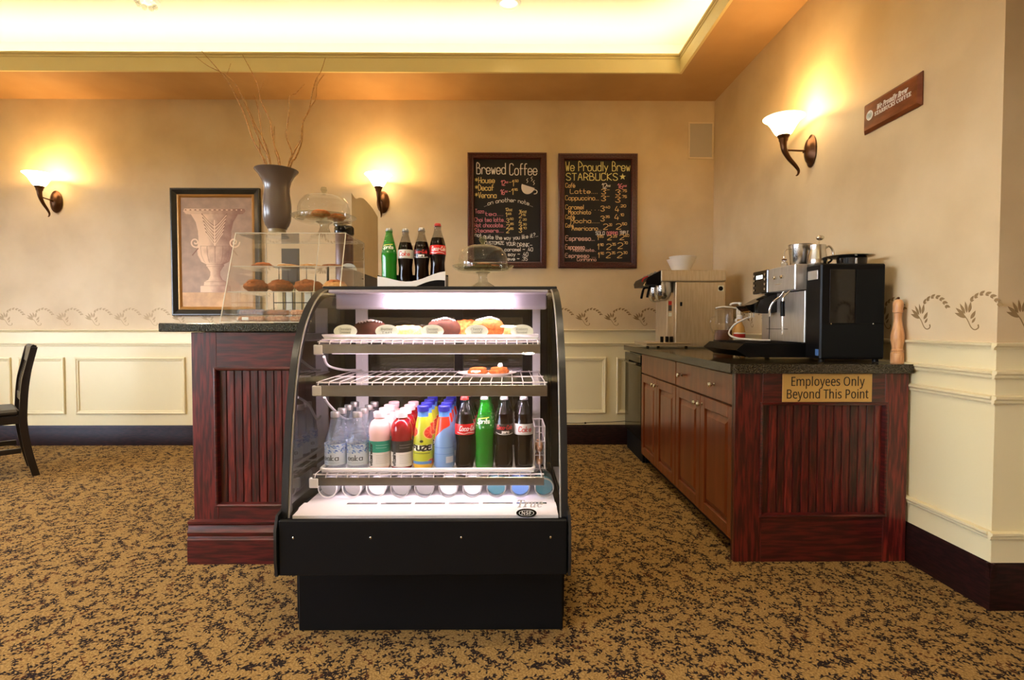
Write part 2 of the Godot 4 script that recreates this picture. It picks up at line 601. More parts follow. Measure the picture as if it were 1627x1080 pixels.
func board_two() -> Image:
	# drawn on the measure of 570 x 875
	var img := blank(570, 875, rgb(31, 28, 26))
	var W := rgb(222, 216, 205)
	var Y := rgb(216, 206, 130)
	var O := rgb(226, 186, 116)
	var P := rgb(224, 132, 142)
	var K := rgb(226, 184, 168)
	var L := [
		["We Proudly Brew", 10, 92, 76, 552, Y, 4.0], ["STARBUCKS", 15, 172, 58, 440, Y, 4.2],
		["Cafe", 10, 234, 36, 80, O, 3.0], ["Latte....", 50, 285, 36, 232, O, 3.0], ["12", 322, 240, 40, 40, W, 3.2], ["oz", 364, 226, 18, 30, W, 2.2], ["16", 456, 242, 40, 44, P, 3.2], ["oz", 502, 226, 18, 32, P, 2.2],
		["3", 318, 290, 42, 36, O, 3.2], ["-", 362, 262, 18, 24, O, 2.2], ["3", 440, 298, 44, 38, O, 3.2], [".75", 486, 272, 20, 48, O, 2.4],
		["Cappuccino...", 8, 342, 38, 286, O, 3.0], ["3", 316, 348, 42, 38, O, 3.2], ["-", 362, 318, 18, 24, O, 2.2], ["3", 438, 360, 46, 40, O, 3.2], [".75", 486, 322, 20, 48, O, 2.4],
		["Caramel", 10, 420, 36, 154, O, 3.0], ["...", 226, 428, 30, 74, O, 3.0], ["Macchiato", 36, 462, 34, 190, O, 3.0], ["3", 312, 436, 42, 32, O, 3.2], [".40", 346, 412, 18, 44, O, 2.2], ["4", 436, 442, 46, 32, O, 3.2], [".20", 474, 402, 20, 54, O, 2.4],
		["Cafe", 10, 504, 34, 78, O, 3.0], ["Mocha.....", 56, 538, 36, 244, O, 3.0], ["3", 312, 522, 42, 32, O, 3.2], [".35", 346, 494, 18, 42, O, 2.2], ["4", 432, 510, 46, 36, O, 3.2], [".10", 474, 478, 20, 36, O, 2.4],
		["Cafe", 10, 576, 32, 66, O, 3.0], ["Americano...", 64, 602, 36, 256, O, 3.0], ["2", 336, 594, 46, 38, O, 3.2], [".20", 378, 564, 20, 30, O, 2.2], ["2", 446, 592, 46, 42, O, 3.2], [".50", 490, 556, 20, 46, O, 2.4],
		["SOLO", 270, 640, 28, 76, W, 2.6], ["DOPPIO", 366, 642, 28, 92, P, 2.6], ["TRIPLE", 476, 634, 26, 76, W, 2.4],
		["Espresso...", 12, 690, 40, 248, K, 3.2], ["1", 284, 684, 40, 8, O, 3.2], [".85", 296, 664, 20, 40, O, 2.2], ["2", 370, 684, 38, 36, O, 3.2], [".25", 412, 662, 20, 40, O, 2.2], ["2", 476, 682, 42, 38, O, 3.2], [".60", 516, 656, 20, 40, O, 2.2],
		["Espresso", 10, 764, 38, 164, K, 3.2], ["Macchiato..", 76, 784, 24, 196, K, 2.4], ["1", 288, 766, 48, 8, O, 3.2], [".90", 302, 736, 20, 34, O, 2.2], ["2", 364, 766, 46, 38, O, 3.2], [".35", 406, 732, 20, 36, O, 2.2], ["2", 460, 758, 48, 42, O, 3.2], [".70", 506, 720, 20, 38, O, 2.2],
		["Espresso ....", 10, 836, 34, 262, K, 3.0], ["ConPanna", 110, 866, 28, 164, K, 2.6], ["1", 292, 838, 44, 8, O, 3.2], [".90", 306, 810, 20, 34, O, 2.2], ["2", 360, 838, 46, 38, O, 3.2], [".35", 402, 806, 20, 36, O, 2.2], ["2", 456, 838, 48, 42, O, 3.2], [".30", 502, 804, 20, 40, O, 2.2],
	]
	for a in L:
		write(img, a[0], a[1], a[2], a[3], a[4], a[5], a[6] * 0.85)
	var star := []
	for i in 10:
		star.append(Vector2(498, 142) + Vector2.from_angle(-PI / 2 + i * PI / 5) * (30.0 if i % 2 == 0 else 12.0))
	fill_poly(img, star, Y)
	for y in [214, 484, 556]:
		line(img, [Vector2(74, y - 6), Vector2(82, y - 14)], 1.6, O)
	return img

# the print in the black frame: a fluted garden urn on a pedestal
func urn_image() -> Image:
	var w := 280
	var h := 430
	var img := blank(w, h, rgb(160, 132, 110))
	var n := FastNoiseLite.new()
	n.seed = 9
	n.frequency = 0.02
	n.fractal_octaves = 4
	var shape := V([0.0, 44.0, 118, 44, 122, 54, 112, 64, 92, 66, 74, 96, 66, 130, 64, 168, 68, 186, 72, 196, 68, 226, 54, 252, 34, 262, 36, 268, 30, 274, 20, 290, 20, 306, 28, 322, 44, 330, 46, 344, 60, 348, 60, 372, 0, 372])
	for y in h:
		var half := 0.0
		for i in shape.size() - 1:
			var a: Vector2 = shape[i]
			var b: Vector2 = shape[i + 1]
			if i > 0 and ((a.y <= y and b.y > y)):
				half = lerpf(a.x, b.x, (y - a.y) / (b.y - a.y))
		for x in w:
			var v := n.get_noise_2d(x, y)
			var c := rgb(164, 136, 114).lerp(rgb(182, 150, 124), clampf(v + 0.45, 0.0, 1.0))
			if y > 372:
				c = rgb(214, 170, 122).lerp(rgb(190, 148, 104), clampf(v + 0.5, 0.0, 1.0))
			var dx := x - 132.0
			if absf(dx) < half:
				var t := dx / half
				c = rgb(234, 200, 166).lerp(rgb(140, 98, 78), clampf(t * 0.62 + 0.34 + v * 0.3, 0.0, 1.0))
				if y > 190 and y < 256:
					c = c.lerp(rgb(112, 74, 58), clampf(0.5 - 2.2 * absf(sin(asin(clampf(t, -1, 1)) * 7.0)), 0.0, 0.75))
				if y in [50, 56, 62, 190, 262, 270, 330, 346]:
					c = c.lerp(rgb(110, 76, 60), 0.6)
			img.set_pixel(x, y, c)
	var dk := rgb(134, 92, 72)
	var lt := rgb(236, 204, 170)
	for s in [-1.0, 1.0]:
		for k in 6:
			var y0 := 182.0 - k * 14.0
			line(img, smooth([Vector2(132, y0), Vector2(132 + s * (14 + k * 2), y0 - 18), Vector2(132 + s * (34 + k * 3), y0 - 48)], 5), 1.4, dk)
			line(img, smooth([Vector2(132, y0 + 4), Vector2(132 + s * (12 + k * 2), y0 - 14), Vector2(132 + s * (32 + k * 3), y0 - 42)], 5), 1.4, lt)
		var curl := []
		for i in 26:
			var t := i / 25.0
			curl.append(Vector2(132 + s * 76, 176) + Vector2.from_angle(t * 9.0) * (22.0 - 19.0 * t))
		line(img, curl, 2.6, lt)
		line(img, [Vector2(132 + s * 66, 200), Vector2(132 + s * 88, 226)], 2.0, dk)
	line(img, [Vector2(132, 90), Vector2(132, 188)], 2.2, lt)
	for k in 24:
		dab(img, Vector2(20 + k * 9.5, 49), 2.6, lt if k % 2 else dk)
	return img

# ---------------------------------------------------------------- the palette
func palette():
	var m = mat("wall_paint", Color.WHITE, 0.55)
	coat(m, noisy([rgb(200, 177, 139), rgb(208, 186, 148), rgb(214, 193, 156)], [0.2, 0.52, 0.85], 0.006, 3, 5), Vector3(0.45, 0.45, 0.45))
	mat("cream_paint", rgb(224, 210, 166), 0.32)
	m = mat("soffit_paint", Color.WHITE, 0.6)
	coat(m, noisy([rgb(180, 142, 92), rgb(192, 154, 104)], [0.25, 0.8], 0.006, 8, 4), Vector3(0.4, 0.4, 0.4))
	mat("fascia_paint", rgb(220, 204, 146), 0.5)
	mat("tray_paint", rgb(244, 239, 220), 0.7)
	mat("stencil_brown", rgb(136, 110, 70), 0.7)
	mat("stencil_pale", rgb(178, 154, 118), 0.7)
	m = mat("baseboard_wood", Color.WHITE, 0.42, 0.0, 0.3)
	coat(m, noisy([rgb(24, 10, 9), rgb(42, 18, 16)], [0.3, 0.75], 0.02, 21, 4), Vector3(1.2, 8, 1.2))
	m = mat("carpet", Color.WHITE, 1.0, 0.0, 0.1)
	m.albedo_texture = ImageTexture.create_from_image(carpet_image())
	m.uv1_triplanar = true
	m.uv1_world_triplanar = true
	m.uv1_scale = Vector3.ONE * 1.12
	m.heightmap_enabled = true
	m.heightmap_texture = ImageTexture.create_from_image(pile_image())
	m.heightmap_scale = 0.12
	for a in [["mahogany_a", rgb(52, 12, 12), rgb(100, 27, 24), 31], ["mahogany_b", rgb(38, 10, 10), rgb(84, 22, 20), 32], ["mahogany_c", rgb(64, 15, 14), rgb(122, 37, 30), 33]]:
		m = mat(a[0], Color.WHITE, 0.34)
		coat(m, noisy([a[1], a[2]], [0.28, 0.72], 0.012, a[3], 5), Vector3(9.0, 0.9, 9.0))
		m.clearcoat_enabled = true
		m.clearcoat = 0.3
		m.clearcoat_roughness = 0.2
	m = mat("mahogany_rail", Color.WHITE, 0.34)
	coat(m, noisy([rgb(46, 10, 11), rgb(86, 22, 21)], [0.28, 0.72], 0.012, 34, 5), Vector3(0.9, 9.0, 0.9))
	m.clearcoat_enabled = true
	m.clearcoat = 0.3
	m.clearcoat_roughness = 0.2
	m = mat("cherry", Color.WHITE, 0.24)
	coat(m, noisy([rgb(112, 54, 28), rgb(126, 62, 33)], [0.25, 0.8], 0.008, 41, 3), Vector3(3.0, 0.5, 3.0))
	m.clearcoat_enabled = true
	m.clearcoat = 0.3
	m.clearcoat_roughness = 0.3
	m = mat("plaque_wood", Color.WHITE, 0.3, 0.0, 0.3)
	coat(m, noisy([rgb(106, 54, 26), rgb(134, 74, 38)], [0.25, 0.8], 0.01, 42, 5), Vector3(6.0, 3.0, 1.0))
	m = mat("granite", Color.WHITE, 0.12)
	coat(m, noisy([rgb(14, 16, 14), rgb(26, 30, 26), rgb(46, 52, 42), rgb(96, 92, 70)], [0.3, 0.5, 0.68, 0.9], 0.12, 51, 3), Vector3(2.2, 2.2, 2.2))
	m = mat("granite_brown", Color.WHITE, 0.1)
	coat(m, noisy([rgb(30, 26, 20), rgb(46, 40, 30), rgb(70, 62, 46), rgb(104, 94, 70)], [0.3, 0.5, 0.7, 0.92], 0.12, 52, 3), Vector3(2.2, 2.2, 2.2))
	mat("black_metal", rgb(17, 17, 18), 0.5, 0.0, 0.25)
	mat("black_frame", rgb(26, 28, 31), 0.3)
	mat("black_plastic", rgb(15, 15, 17), 0.32, 0.0, 0.25)
	mat("black_gloss", rgb(10, 10, 12), 0.06)
	mat("black_wood", rgb(24, 18, 16), 0.3)
	mat("black_leather", rgb(40, 34, 28), 0.4)
	mat("steel", rgb(196, 194, 190), 0.22, 1.0)
	m = mat("brushed_steel", Color.WHITE, 0.34, 0.7)
	coat(m, noisy([rgb(192, 189, 184), rgb(204, 202, 198)], [0.3, 0.7], 0.02, 61, 3), Vector3(14, 0.8, 14))
	m = mat("brewer_steel", Color.WHITE, 0.36, 0.6)
	coat(m, noisy([rgb(200, 180, 146), rgb(210, 192, 160)], [0.3, 0.7], 0.02, 62, 3), Vector3(6, 0.5, 6))
	mat("strip_steel", rgb(150, 150, 150), 0.25, 1.0)
	mat("chrome", rgb(225, 224, 220), 0.06, 1.0)
	mat("bronze", rgb(86, 56, 34), 0.3, 0.75)
	mat("brass_sign", rgb(204, 164, 92), 0.36, 0.2)
	m = mat("frame_red", Color.WHITE, 0.35)
	coat(m, noisy([rgb(54, 20, 18), rgb(88, 36, 30)], [0.3, 0.75], 0.03, 35, 4), Vector3(5, 5, 5))
	mat("frame_black", rgb(24, 24, 27), 0.24)
	mat("gilt", rgb(164, 118, 58), 0.4, 0.4)
	mat("emblem_green", rgb(96, 118, 100), 0.6)
	mat("ink_black", rgb(20, 18, 16), 0.6)
	mat("white_enamel", rgb(236, 232, 232), 0.3)
	mat("lamp_grey", rgb(150, 142, 150), 0.4)
	mat("white_plastic", rgb(228, 226, 222), 0.4)
	mat("white_wire", rgb(224, 218, 216), 0.35)
	mat("white_card", rgb(226, 230, 214), 0.6)
	mat("white_ink", rgb(236, 232, 226), 0.6)
	mat("speaker_grille", rgb(184, 174, 156), 0.8)
	mat("speaker_frame", rgb(222, 204, 170), 0.5)
	mat("vase_glaze", rgb(98, 86, 78), 0.22)
	mat("vase_foot", rgb(130, 118, 90), 0.3)
	m = mat("willow", Color.WHITE, 0.55)
	coat(m, noisy([rgb(146, 102, 46), rgb(190, 142, 72)], [0.3, 0.7], 0.05, 71, 3), Vector3(3, 3, 3))
	mat("filter_paper", rgb(236, 230, 218), 0.9)
	m = mat("beech", Color.WHITE, 0.35)
	coat(m, noisy([rgb(196, 140, 90), rgb(216, 164, 112)], [0.3, 0.7], 0.02, 72, 3), Vector3(8, 1, 8))
	mat("red_plastic", rgb(178, 32, 28), 0.3)
	mat("blue_tab", rgb(70, 112, 176), 0.5)
	mat("pale_grey", rgb(206, 202, 202), 0.5)
	mat("lens_grey", rgb(150, 148, 142), 0.3)
	glass("clear_glass", Color(0.1, 0.1, 0.1, 0.06))
	glass("case_glass", Color(0.0, 0.0, 0.0, 0.02))
	M.case_glass.metallic_specular = 0.36
	glass("acrylic", Color(0.7, 0.66, 0.5, 0.03))
	glass("acrylic_edge", Color(0.96, 0.93, 0.84, 0.5), 0.2)
	glass("side_glass", Color(0.05, 0.05, 0.055, 0.62))
	glass("smoked_glass", Color(0.05, 0.05, 0.055, 0.9))
	glass("door_glass", Color(0.09, 0.075, 0.055, 0.8))
	glass("window_glass", Color(0.2, 0.2, 0.2, 0.02))
	glass("stand_glass", Color(0.50, 0.50, 0.28, 0.22))
	glass("bottle_glass", Color(0.6, 0.66, 0.72, 0.14))
	glass("cola_glass", Color(0.05, 0.06, 0.05, 0.35), 0.02)
	glass("green_glass", Color(0.10, 0.50, 0.10, 0.72), 0.05)
	glass("wrap_film", Color(0.85, 0.84, 0.84, 0.14), 0.1)
	glass("dome_glass", Color(0.3, 0.3, 0.2, 0.05))
	glass("blue_film", Color(0.5, 0.64, 0.78, 0.4), 0.1)
	mat("brown_enamel", rgb(98, 62, 52), 0.3)
	mat("cream_card", rgb(230, 214, 170), 0.7)
	mat("slate_card", rgb(60, 56, 54), 0.6)
	mat("red_lid", rgb(96, 24, 24), 0.4)
	mat("soft_black", rgb(26, 28, 29), 0.5, 0.0, 0.15)
	mat("brown_coffee", rgb(104, 64, 40), 0.25)
	mat("amber_syrup", rgb(196, 150, 84), 0.15)
	mat("cola", rgb(16, 6, 4), 0.06, 0.0, 0.35)
	mat("lime_soda", rgb(28, 118, 28), 0.08)
	mat("spring_water", rgb(196, 214, 230), 0.1)
	mat("pink_drink", rgb(238, 198, 194), 0.12)
	mat("red_drink", rgb(140, 12, 24), 0.1)
	mat("blue_drink", rgb(120, 158, 206), 0.1)
	mat("pink_cap", rgb(240, 206, 210), 0.35)
	mat("navy_cap", rgb(38, 40, 140), 0.35)
	mat("sky_seal", rgb(84, 138, 206), 0.3)
	mat("gold_drink", rgb(222, 180, 60), 0.15)
	mat("teal_print", rgb(30, 116, 128), 0.4)
	mat("card_ink", rgb(120, 124, 108), 0.7)
	mat("silver_cap", rgb(158, 156, 152), 0.4, 0.8)
	mat("gold_cap", rgb(196, 182, 140), 0.32, 0.7)
	mat("red_cap", rgb(168, 44, 38), 0.35, 0.3)
	# food
	for a in [["dough", rgb(196, 138, 76), rgb(222, 172, 110)], ["crust", rgb(126, 66, 28), rgb(168, 98, 46)], ["chocolate", rgb(52, 28, 20), rgb(78, 44, 30)], ["glazed", rgb(176, 86, 40), rgb(212, 134, 72)], ["sandwich", rgb(170, 108, 66), rgb(214, 164, 116)]]:
		m = mat(a[0], Color.WHITE, 0.8, 0.0, 0.25)
		coat(m, noisy([a[1], a[2]], [0.3, 0.72], 0.05, 81, 4, 256), Vector3(5, 5, 5))
	mat("icing", rgb(240, 226, 222), 0.4)
	mat("plate_white", rgb(236, 230, 216), 0.2)
	# light sources
	glow("cove_tube", Color(1.0, 0.93, 0.72), 6.0)
	glow("sconce_shade", Color(1.0, 0.87, 0.64), 9.0)
	glow("case_tube", Color(1.0, 0.93, 0.97), 12.0)
	glow("shelf_tube", Color(1.0, 0.9, 0.95), 2.6)
	glow("downlight_lens", Color(1.0, 0.93, 0.76), 1.6)
	glow("display_lit", Color(0.96, 1.0, 0.98), 1.0)

# ---------------------------------------------------------------- the room
func camera_and_light():
	var cam := Camera3D.new()
	cam.name = "camera"
	add_child(cam)
	cam.position = Vector3(0, 1.06, 0)
	cam.rotation = Vector3(-atan(25.0 / 850.0), -atan(6.5 / 850.0), 0)
	cam.fov = rad_to_deg(2.0 * atan(540.0 / 850.0))
	cam.near = 0.05
	cam.far = 100.0
	cam.current = true
	var e := Environment.new()
	e.background_mode = Environment.BG_SKY
	var sky := Sky.new()
	var sm := ProceduralSkyMaterial.new()
	sm.sky_top_color = Color(0.72, 0.80, 0.94)
	sm.sky_horizon_color = Color(0.93, 0.95, 0.98)
	sm.ground_bottom_color = Color(0.42, 0.42, 0.40)
	sm.ground_horizon_color = Color(0.6, 0.6, 0.58)
	sm.sky_energy_multiplier = 4.6
	sky.sky_material = sm
	e.sky = sky
	e.tonemap_mode = Environment.TONE_MAPPER_LINEAR
	e.tonemap_exposure = 1.3
	e.sdfgi_enabled = true
	e.ssao_enabled = true
	e.ssil_enabled = true
	var we := WorldEnvironment.new()
	we.name = "surroundings"
	we.environment = e
	add_child(we)
	# light strips lie out of sight on the ledge of the tray ceiling and shine up
	var w := TRAY_X - TRAY_X0
	var d := TRAY_Z1 - TRAY_Z
	var mx := (TRAY_X + TRAY_X0) / 2.0
	var mz := (TRAY_Z + TRAY_Z1) / 2.0
	for a in [[Vector3(mx, 3.075, TRAY_Z - 0.10), Vector2(w, 0.06)], [Vector3(mx, 3.075, TRAY_Z1 + 0.10), Vector2(w, 0.06)], [Vector3(TRAY_X + 0.10, 3.075, mz), Vector2(0.06, d)], [Vector3(TRAY_X0 - 0.10, 3.075, mz), Vector2(0.06, d)]]:
		var l := AreaLight3D.new()
		l.name = "cove_light"
		add_child(l, true)
		l.position = a[0]
		l.rotation.x = PI / 2
		l.area_size = a[1]
		l.area_normalize_energy = false
		l.light_energy = COVE
		l.light_color = Color(1.0, 0.96, 0.86)
		l.area_range = 14.0
		l.shadow_enabled = true

const COVE := 2.9

func box_at(called, m, x0, x1, y0, y1, z0, z1):
	go()
	span(x0, x1, y0, y1, z0, z1)
	return structure(called, m)

func shell():
	go()
	span(LEFT - 0.15, FAR_RIGHT + 0.15, -0.1, 0.0, BACK - 0.15, FRONT + 0.15)
	structure("floor", M.carpet)
	var wb = box_at("wall_back", M.wall_paint, LEFT, RIGHT, 0.0, SOFFIT, BACK - 0.15, BACK)
	var wr = box_at("wall_right", M.wall_paint, RIGHT, RIGHT + 0.15, 0.0, SOFFIT, BACK - 0.15, CORNER)
	var wn = box_at("wall_return", M.wall_paint, RIGHT + 0.15, FAR_RIGHT, 0.0, SOFFIT, CORNER - 0.15, CORNER)
	box_at("wall_far_right", M.wall_paint, FAR_RIGHT, FAR_RIGHT + 0.15, 0.0, SOFFIT, CORNER - 0.15, FRONT)
	# the left and front walls carry windows
	go()
	var y0 := 0.7
	var y1 := 2.6
	var zs := [BACK, -2.9, -1.7, -0.6, 1.5, 2.2, 3.6, FRONT]
	span(LEFT - 0.15, LEFT, 0, y0, BACK - 0.15, FRONT)
	span(LEFT - 0.15, LEFT, y1, SOFFIT, BACK - 0.15, FRONT)
	for i in range(0, zs.size(), 2):
		span(LEFT - 0.15, LEFT, y0, y1, zs[i] - (0.15 if i == 0 else 0.0), zs[i + 1])
	structure("wall_left", M.wall_paint)
	go()
	span(LEFT - 0.15, FAR_RIGHT + 0.15, 0, SOFFIT, FRONT, FRONT + 0.15)
	structure("wall_front", M.wall_paint)
	var n := 0
	for i in range(1, zs.size() - 1, 2):
		n += 1
		window(n, Vector3(LEFT - 0.06, y0, (zs[i] + zs[i + 1]) / 2.0), zs[i + 1] - zs[i], y1 - y0, PI / 2)
	# tray ceiling: a soffit round the room, a lip, a dark ledge for the light, the raised ceiling
	go()
	span(LEFT - 0.15, FAR_RIGHT + 0.15, SOFFIT, SOFFIT + 0.04, BACK - 0.15, TRAY_Z)
	span(LEFT - 0.15, FAR_RIGHT + 0.15, SOFFIT, SOFFIT + 0.04, TRAY_Z1, FRONT + 0.15)
	span(TRAY_X, FAR_RIGHT + 0.15, SOFFIT, SOFFIT + 0.04, TRAY_Z, TRAY_Z1)
	span(LEFT - 0.15, TRAY_X0, SOFFIT, SOFFIT + 0.04, TRAY_Z, TRAY_Z1)
	structure("ceiling_soffit", M.soffit_paint)
	go()
	span(LEFT - 0.15, FAR_RIGHT + 0.15, TRAY_TOP, TRAY_TOP + 0.1, BACK - 0.15, FRONT + 0.15)
	structure("ceiling", M.tray_paint)
	go()
	var g := 0.36
	span(TRAY_X0 - g, TRAY_X + g, SOFFIT + 0.04, TRAY_TOP, TRAY_Z - g - 0.05, TRAY_Z - g)
	span(TRAY_X0 - g, TRAY_X + g, SOFFIT + 0.04, TRAY_TOP, TRAY_Z1 + g, TRAY_Z1 + g + 0.05)
	span(TRAY_X + g, TRAY_X + g + 0.05, SOFFIT + 0.04, TRAY_TOP, TRAY_Z - g, TRAY_Z1 + g)
	span(TRAY_X0 - g - 0.05, TRAY_X0 - g, SOFFIT + 0.04, TRAY_TOP, TRAY_Z - g, TRAY_Z1 + g)
	structure("wall_tray", M.tray_paint)
	# the lip: fascia with a small double bead along its top; the profile is (into the room, up)
	go()
	var lip := V([0.0, -0.004, 0.02, -0.004, 0.02, 0.098, 0.026, 0.104, 0.026, 0.112, 0.02, 0.116, 0.032, 0.124, 0.034, 0.136, 0.0, 0.136])
	X = Transform3D(Basis(Vector3(0, 0, 1), Vector3.UP, Vector3(-1, 0, 0)), Vector3(TRAY_X, SOFFIT, TRAY_Z - 0.012))
	prism(lip, 0.0, TRAY_X - TRAY_X0)
	X = Transform3D(Basis(Vector3(-1, 0, 0), Vector3.UP, Vector3(0, 0, 1)), Vector3(TRAY_X + 0.012, SOFFIT, TRAY_Z))
	prism(lip, -0.012, TRAY_Z1 - TRAY_Z)
	X = Transform3D(Basis(Vector3(0, 0, -1), Vector3.UP, Vector3(-1, 0, 0)), Vector3(TRAY_X, SOFFIT, TRAY_Z1 + 0.012))
	prism(lip, 0.0, TRAY_X - TRAY_X0)
	X = Transform3D(Basis(Vector3(1, 0, 0), Vector3.UP, Vector3(0, 0, 1)), Vector3(TRAY_X0 - 0.012, SOFFIT, TRAY_Z))
	prism(lip, 0.0, TRAY_Z1 - TRAY_Z)
	structure("trim_1", M.fascia_paint)
	for a in [[TRAY_X0, TRAY_X, TRAY_Z - 0.13, TRAY_Z - 0.07], [TRAY_X0, TRAY_X, TRAY_Z1 + 0.07, TRAY_Z1 + 0.13], [TRAY_X + 0.07, TRAY_X + 0.13, TRAY_Z, TRAY_Z1], [TRAY_X0 - 0.13, TRAY_X0 - 0.07, TRAY_Z, TRAY_Z1]]:
		go()
		span(a[0], a[1], SOFFIT + 0.04, SOFFIT + 0.07, a[2], a[3])
		var o = structure("trim_light_strip", M.cove_tube)
		o.name = numbered("trim_light_strip")
	wainscot(wb, wr, wn)

func window(n: int, at: Vector3, w: float, h: float, turn: float):
	O = Vector3.ZERO
	var o := Node3D.new()
	o.name = "window_%d" % n
	o.set_meta("kind", "structure")
	add_child(o)
	o.position = at
	o.rotation.y = turn
	go()
	span(-w / 2, w / 2, 0, 0.06, -0.04, 0.04)
	span(-w / 2, w / 2, h - 0.06, h, -0.04, 0.04)
	for x in [-w / 2 + 0.03, 0.0, w / 2 - 0.03]:
		span(x - 0.03, x + 0.03, 0.06, h - 0.06, -0.04, 0.04)
	span(-w / 2 + 0.06, w / 2 - 0.06, h * 0.62, h * 0.62 + 0.04, -0.02, 0.02)
	part(o, "window_frame", M.cream_paint)
	for s in [-1.0, 1.0]:
		go()
		span(s * (w / 4 - 0.0) - (w / 4 - 0.045), s * w / 4 + (w / 4 - 0.045), 0.06, h - 0.06, -0.004, 0.004)
		part(o, "pane", M.window_glass)

func wainscot(wb, wr, wn):
	var cap := V([0, -0.012, 0.010, -0.012, 0.012, -0.004, 0.022, 0.004, 0.024, 0.012, 0.0, 0.014])
	var rail := V([0, -0.016, 0.008, -0.016, 0.012, -0.010, 0.012, -0.003, 0.020, 0.004, 0.020, 0.012, 0.010, 0.016, 0.0, 0.016])
	var base_lo := V([0, 0, 0.02, 0, 0.02, 0.118, 0.016, 0.126, 0.016, 0.15, 0.010, 0.164, 0.006, 0.174, 0, 0.174])
	# back wall
	go()
	span(LEFT, RIGHT, 0.16, 0.995, BACK, BACK + 0.006)
	part(wb, "wainscot", M.cream_paint)
	go()
	X = Transform3D(Basis(Vector3(0, 0, 1), Vector3.UP, Vector3(-1, 0, 0)), Vector3(RIGHT, 1.0, BACK))
	prism(cap, 0, RIGHT - LEFT)
	part(wb, "dado_cap", M.cream_paint)
	go()
	X = Transform3D(Basis(Vector3(0, 0, 1), Vector3.UP, Vector3(-1, 0, 0)), Vector3(RIGHT, 0.885, BACK + 0.006))
	prism(rail, 0, RIGHT - LEFT)
	part(wb, "chair_rail", M.cream_paint)
	var mould := V([0, 0, 0.0, 0.008, 0.006, 0.014, 0.014, 0.014, 0.02, 0.009, 0.03, 0.008, 0.034, 0.0])
	for a in [[-5.5, -4.335], [-4.27, -3.87], [-3.78, -2.82], [-2.72, -1.76], [-1.66, -0.70], [-0.60, 0.865], [0.955, 1.74]]:
		go()
		X = Transform3D(Basis.IDENTITY, Vector3(0, 0, BACK + 0.006))
		framed(a[0], a[1], 0.272, 0.772, mould)
		part(wb, "panel_moulding", M.cream_paint)
	go()
	X = Transform3D(Basis(Vector3(0, 0, 1), Vector3.UP, Vector3(-1, 0, 0)), Vector3(RIGHT, 0, BACK))
	prism(base_lo, 0, RIGHT - LEFT)
	structure("baseboard_back", M.baseboard_wood)
	# right wall and its return round the corner
	var face := Basis(Vector3(-1, 0, 0), Vector3.UP, Vector3(0, 0, 1))
	var turn := Basis(Vector3(0, 0, 1), Vector3.UP, Vector3(1, 0, 0))
	var len := CORNER - BACK
	go()
	span(RIGHT - 0.006, RIGHT, 0.16, 0.975, BACK + 0.03, CORNER + 0.006)
	part(wr, "wainscot", M.cream_paint)
	go()
	span(RIGHT, FAR_RIGHT, 0.16, 0.975, CORNER, CORNER + 0.006)
	part(wn, "wainscot", M.cream_paint)
	for a in [[0.978, cap, "dado_cap", 0.0], [0.875, rail, "chair_rail", 0.006], [0.782, rail, "panel_moulding", 0.006], [0.278, rail, "panel_moulding", 0.006]]:
		go()
		X = Transform3D(face, Vector3(RIGHT - a[3], a[0], BACK + 0.03))
		prism(a[1], 0, len - 0.03 + a[3])
		part(wr, a[2], M.cream_paint)
		go()
		X = Transform3D(turn, Vector3(RIGHT - 0.02, a[0], CORNER + a[3]))
		prism(a[1], 0, FAR_RIGHT - RIGHT)
		part(wn, a[2], M.cream_paint)
	go()
	span(1.935, 1.955, 0.29, 0.77, CORNER + 0.006, CORNER + 0.022)
	part(wn, "panel_moulding", M.cream_paint)
	go()
	X = Transform3D(face, Vector3(RIGHT, 0, BACK + 0.02))
	prism(base_lo, 0, len - 0.001)
	structure("baseboard_right", M.baseboard_wood)
	go()
	X = Transform3D(turn, Vector3(RIGHT - 0.0195, 0, CORNER))
	prism(base_lo, 0, FAR_RIGHT - RIGHT)
	structure("baseboard_return", M.baseboard_wood)
	# the stencilled border: one sprig of painted leaves, repeated
	go()
	var leaf := func(p: Vector2, a: float, l: float, w: float, bend: float):
		var d := Vector2.from_angle(a)
		var s := d.orthogonal()
		var out := []
		for i in 7:
			var t := i / 6.0
			out.append(p + d * l * t + s * (w * sin(PI * pow(t, 0.8)) + bend * t * t))
		for i in range(5, 0, -1):
			var t := i / 6.0
			out.append(p + d * l * t + s * (-w * 0.5 * sin(PI * pow(t, 0.8)) + bend * t * t))
		prism(out, 0.0, 0.0008)
	# stem with its hook
	var hook := smooth([Vector2(0.03, 0.075), Vector2(0.055, 0.045), Vector2(0.072, 0.014), Vector2(0.088, 0.004), Vector2(0.102, 0.012), Vector2(0.100, 0.024)], 3)
	for i in hook.size() - 1:
		var d: Vector2 = (hook[i + 1] - hook[i]).normalized().orthogonal() * (0.0012 + 0.0016 * i / hook.size())
		prism([hook[i] - d, hook[i] + d, hook[i + 1] + d, hook[i + 1] - d], 0.0, 0.0008)
	for a in [[0.050, 0.050, 2.85, 0.052, 0.010], [0.044, 0.058, 2.55, 0.050, 0.009], [0.046, 0.066, 2.2, 0.046, 0.0075], [0.054, 0.070, 1.9, 0.044, 0.007], [0.062, 0.070, 1.55, 0.042, 0.0085], [0.070, 0.046, 1.2, 0.036, 0.009], [0.076, 0.030, 1.25, 0.024, 0.006]]:
		leaf.call(Vector2(a[0], a[1]), a[2], a[3], a[4], 0.006)
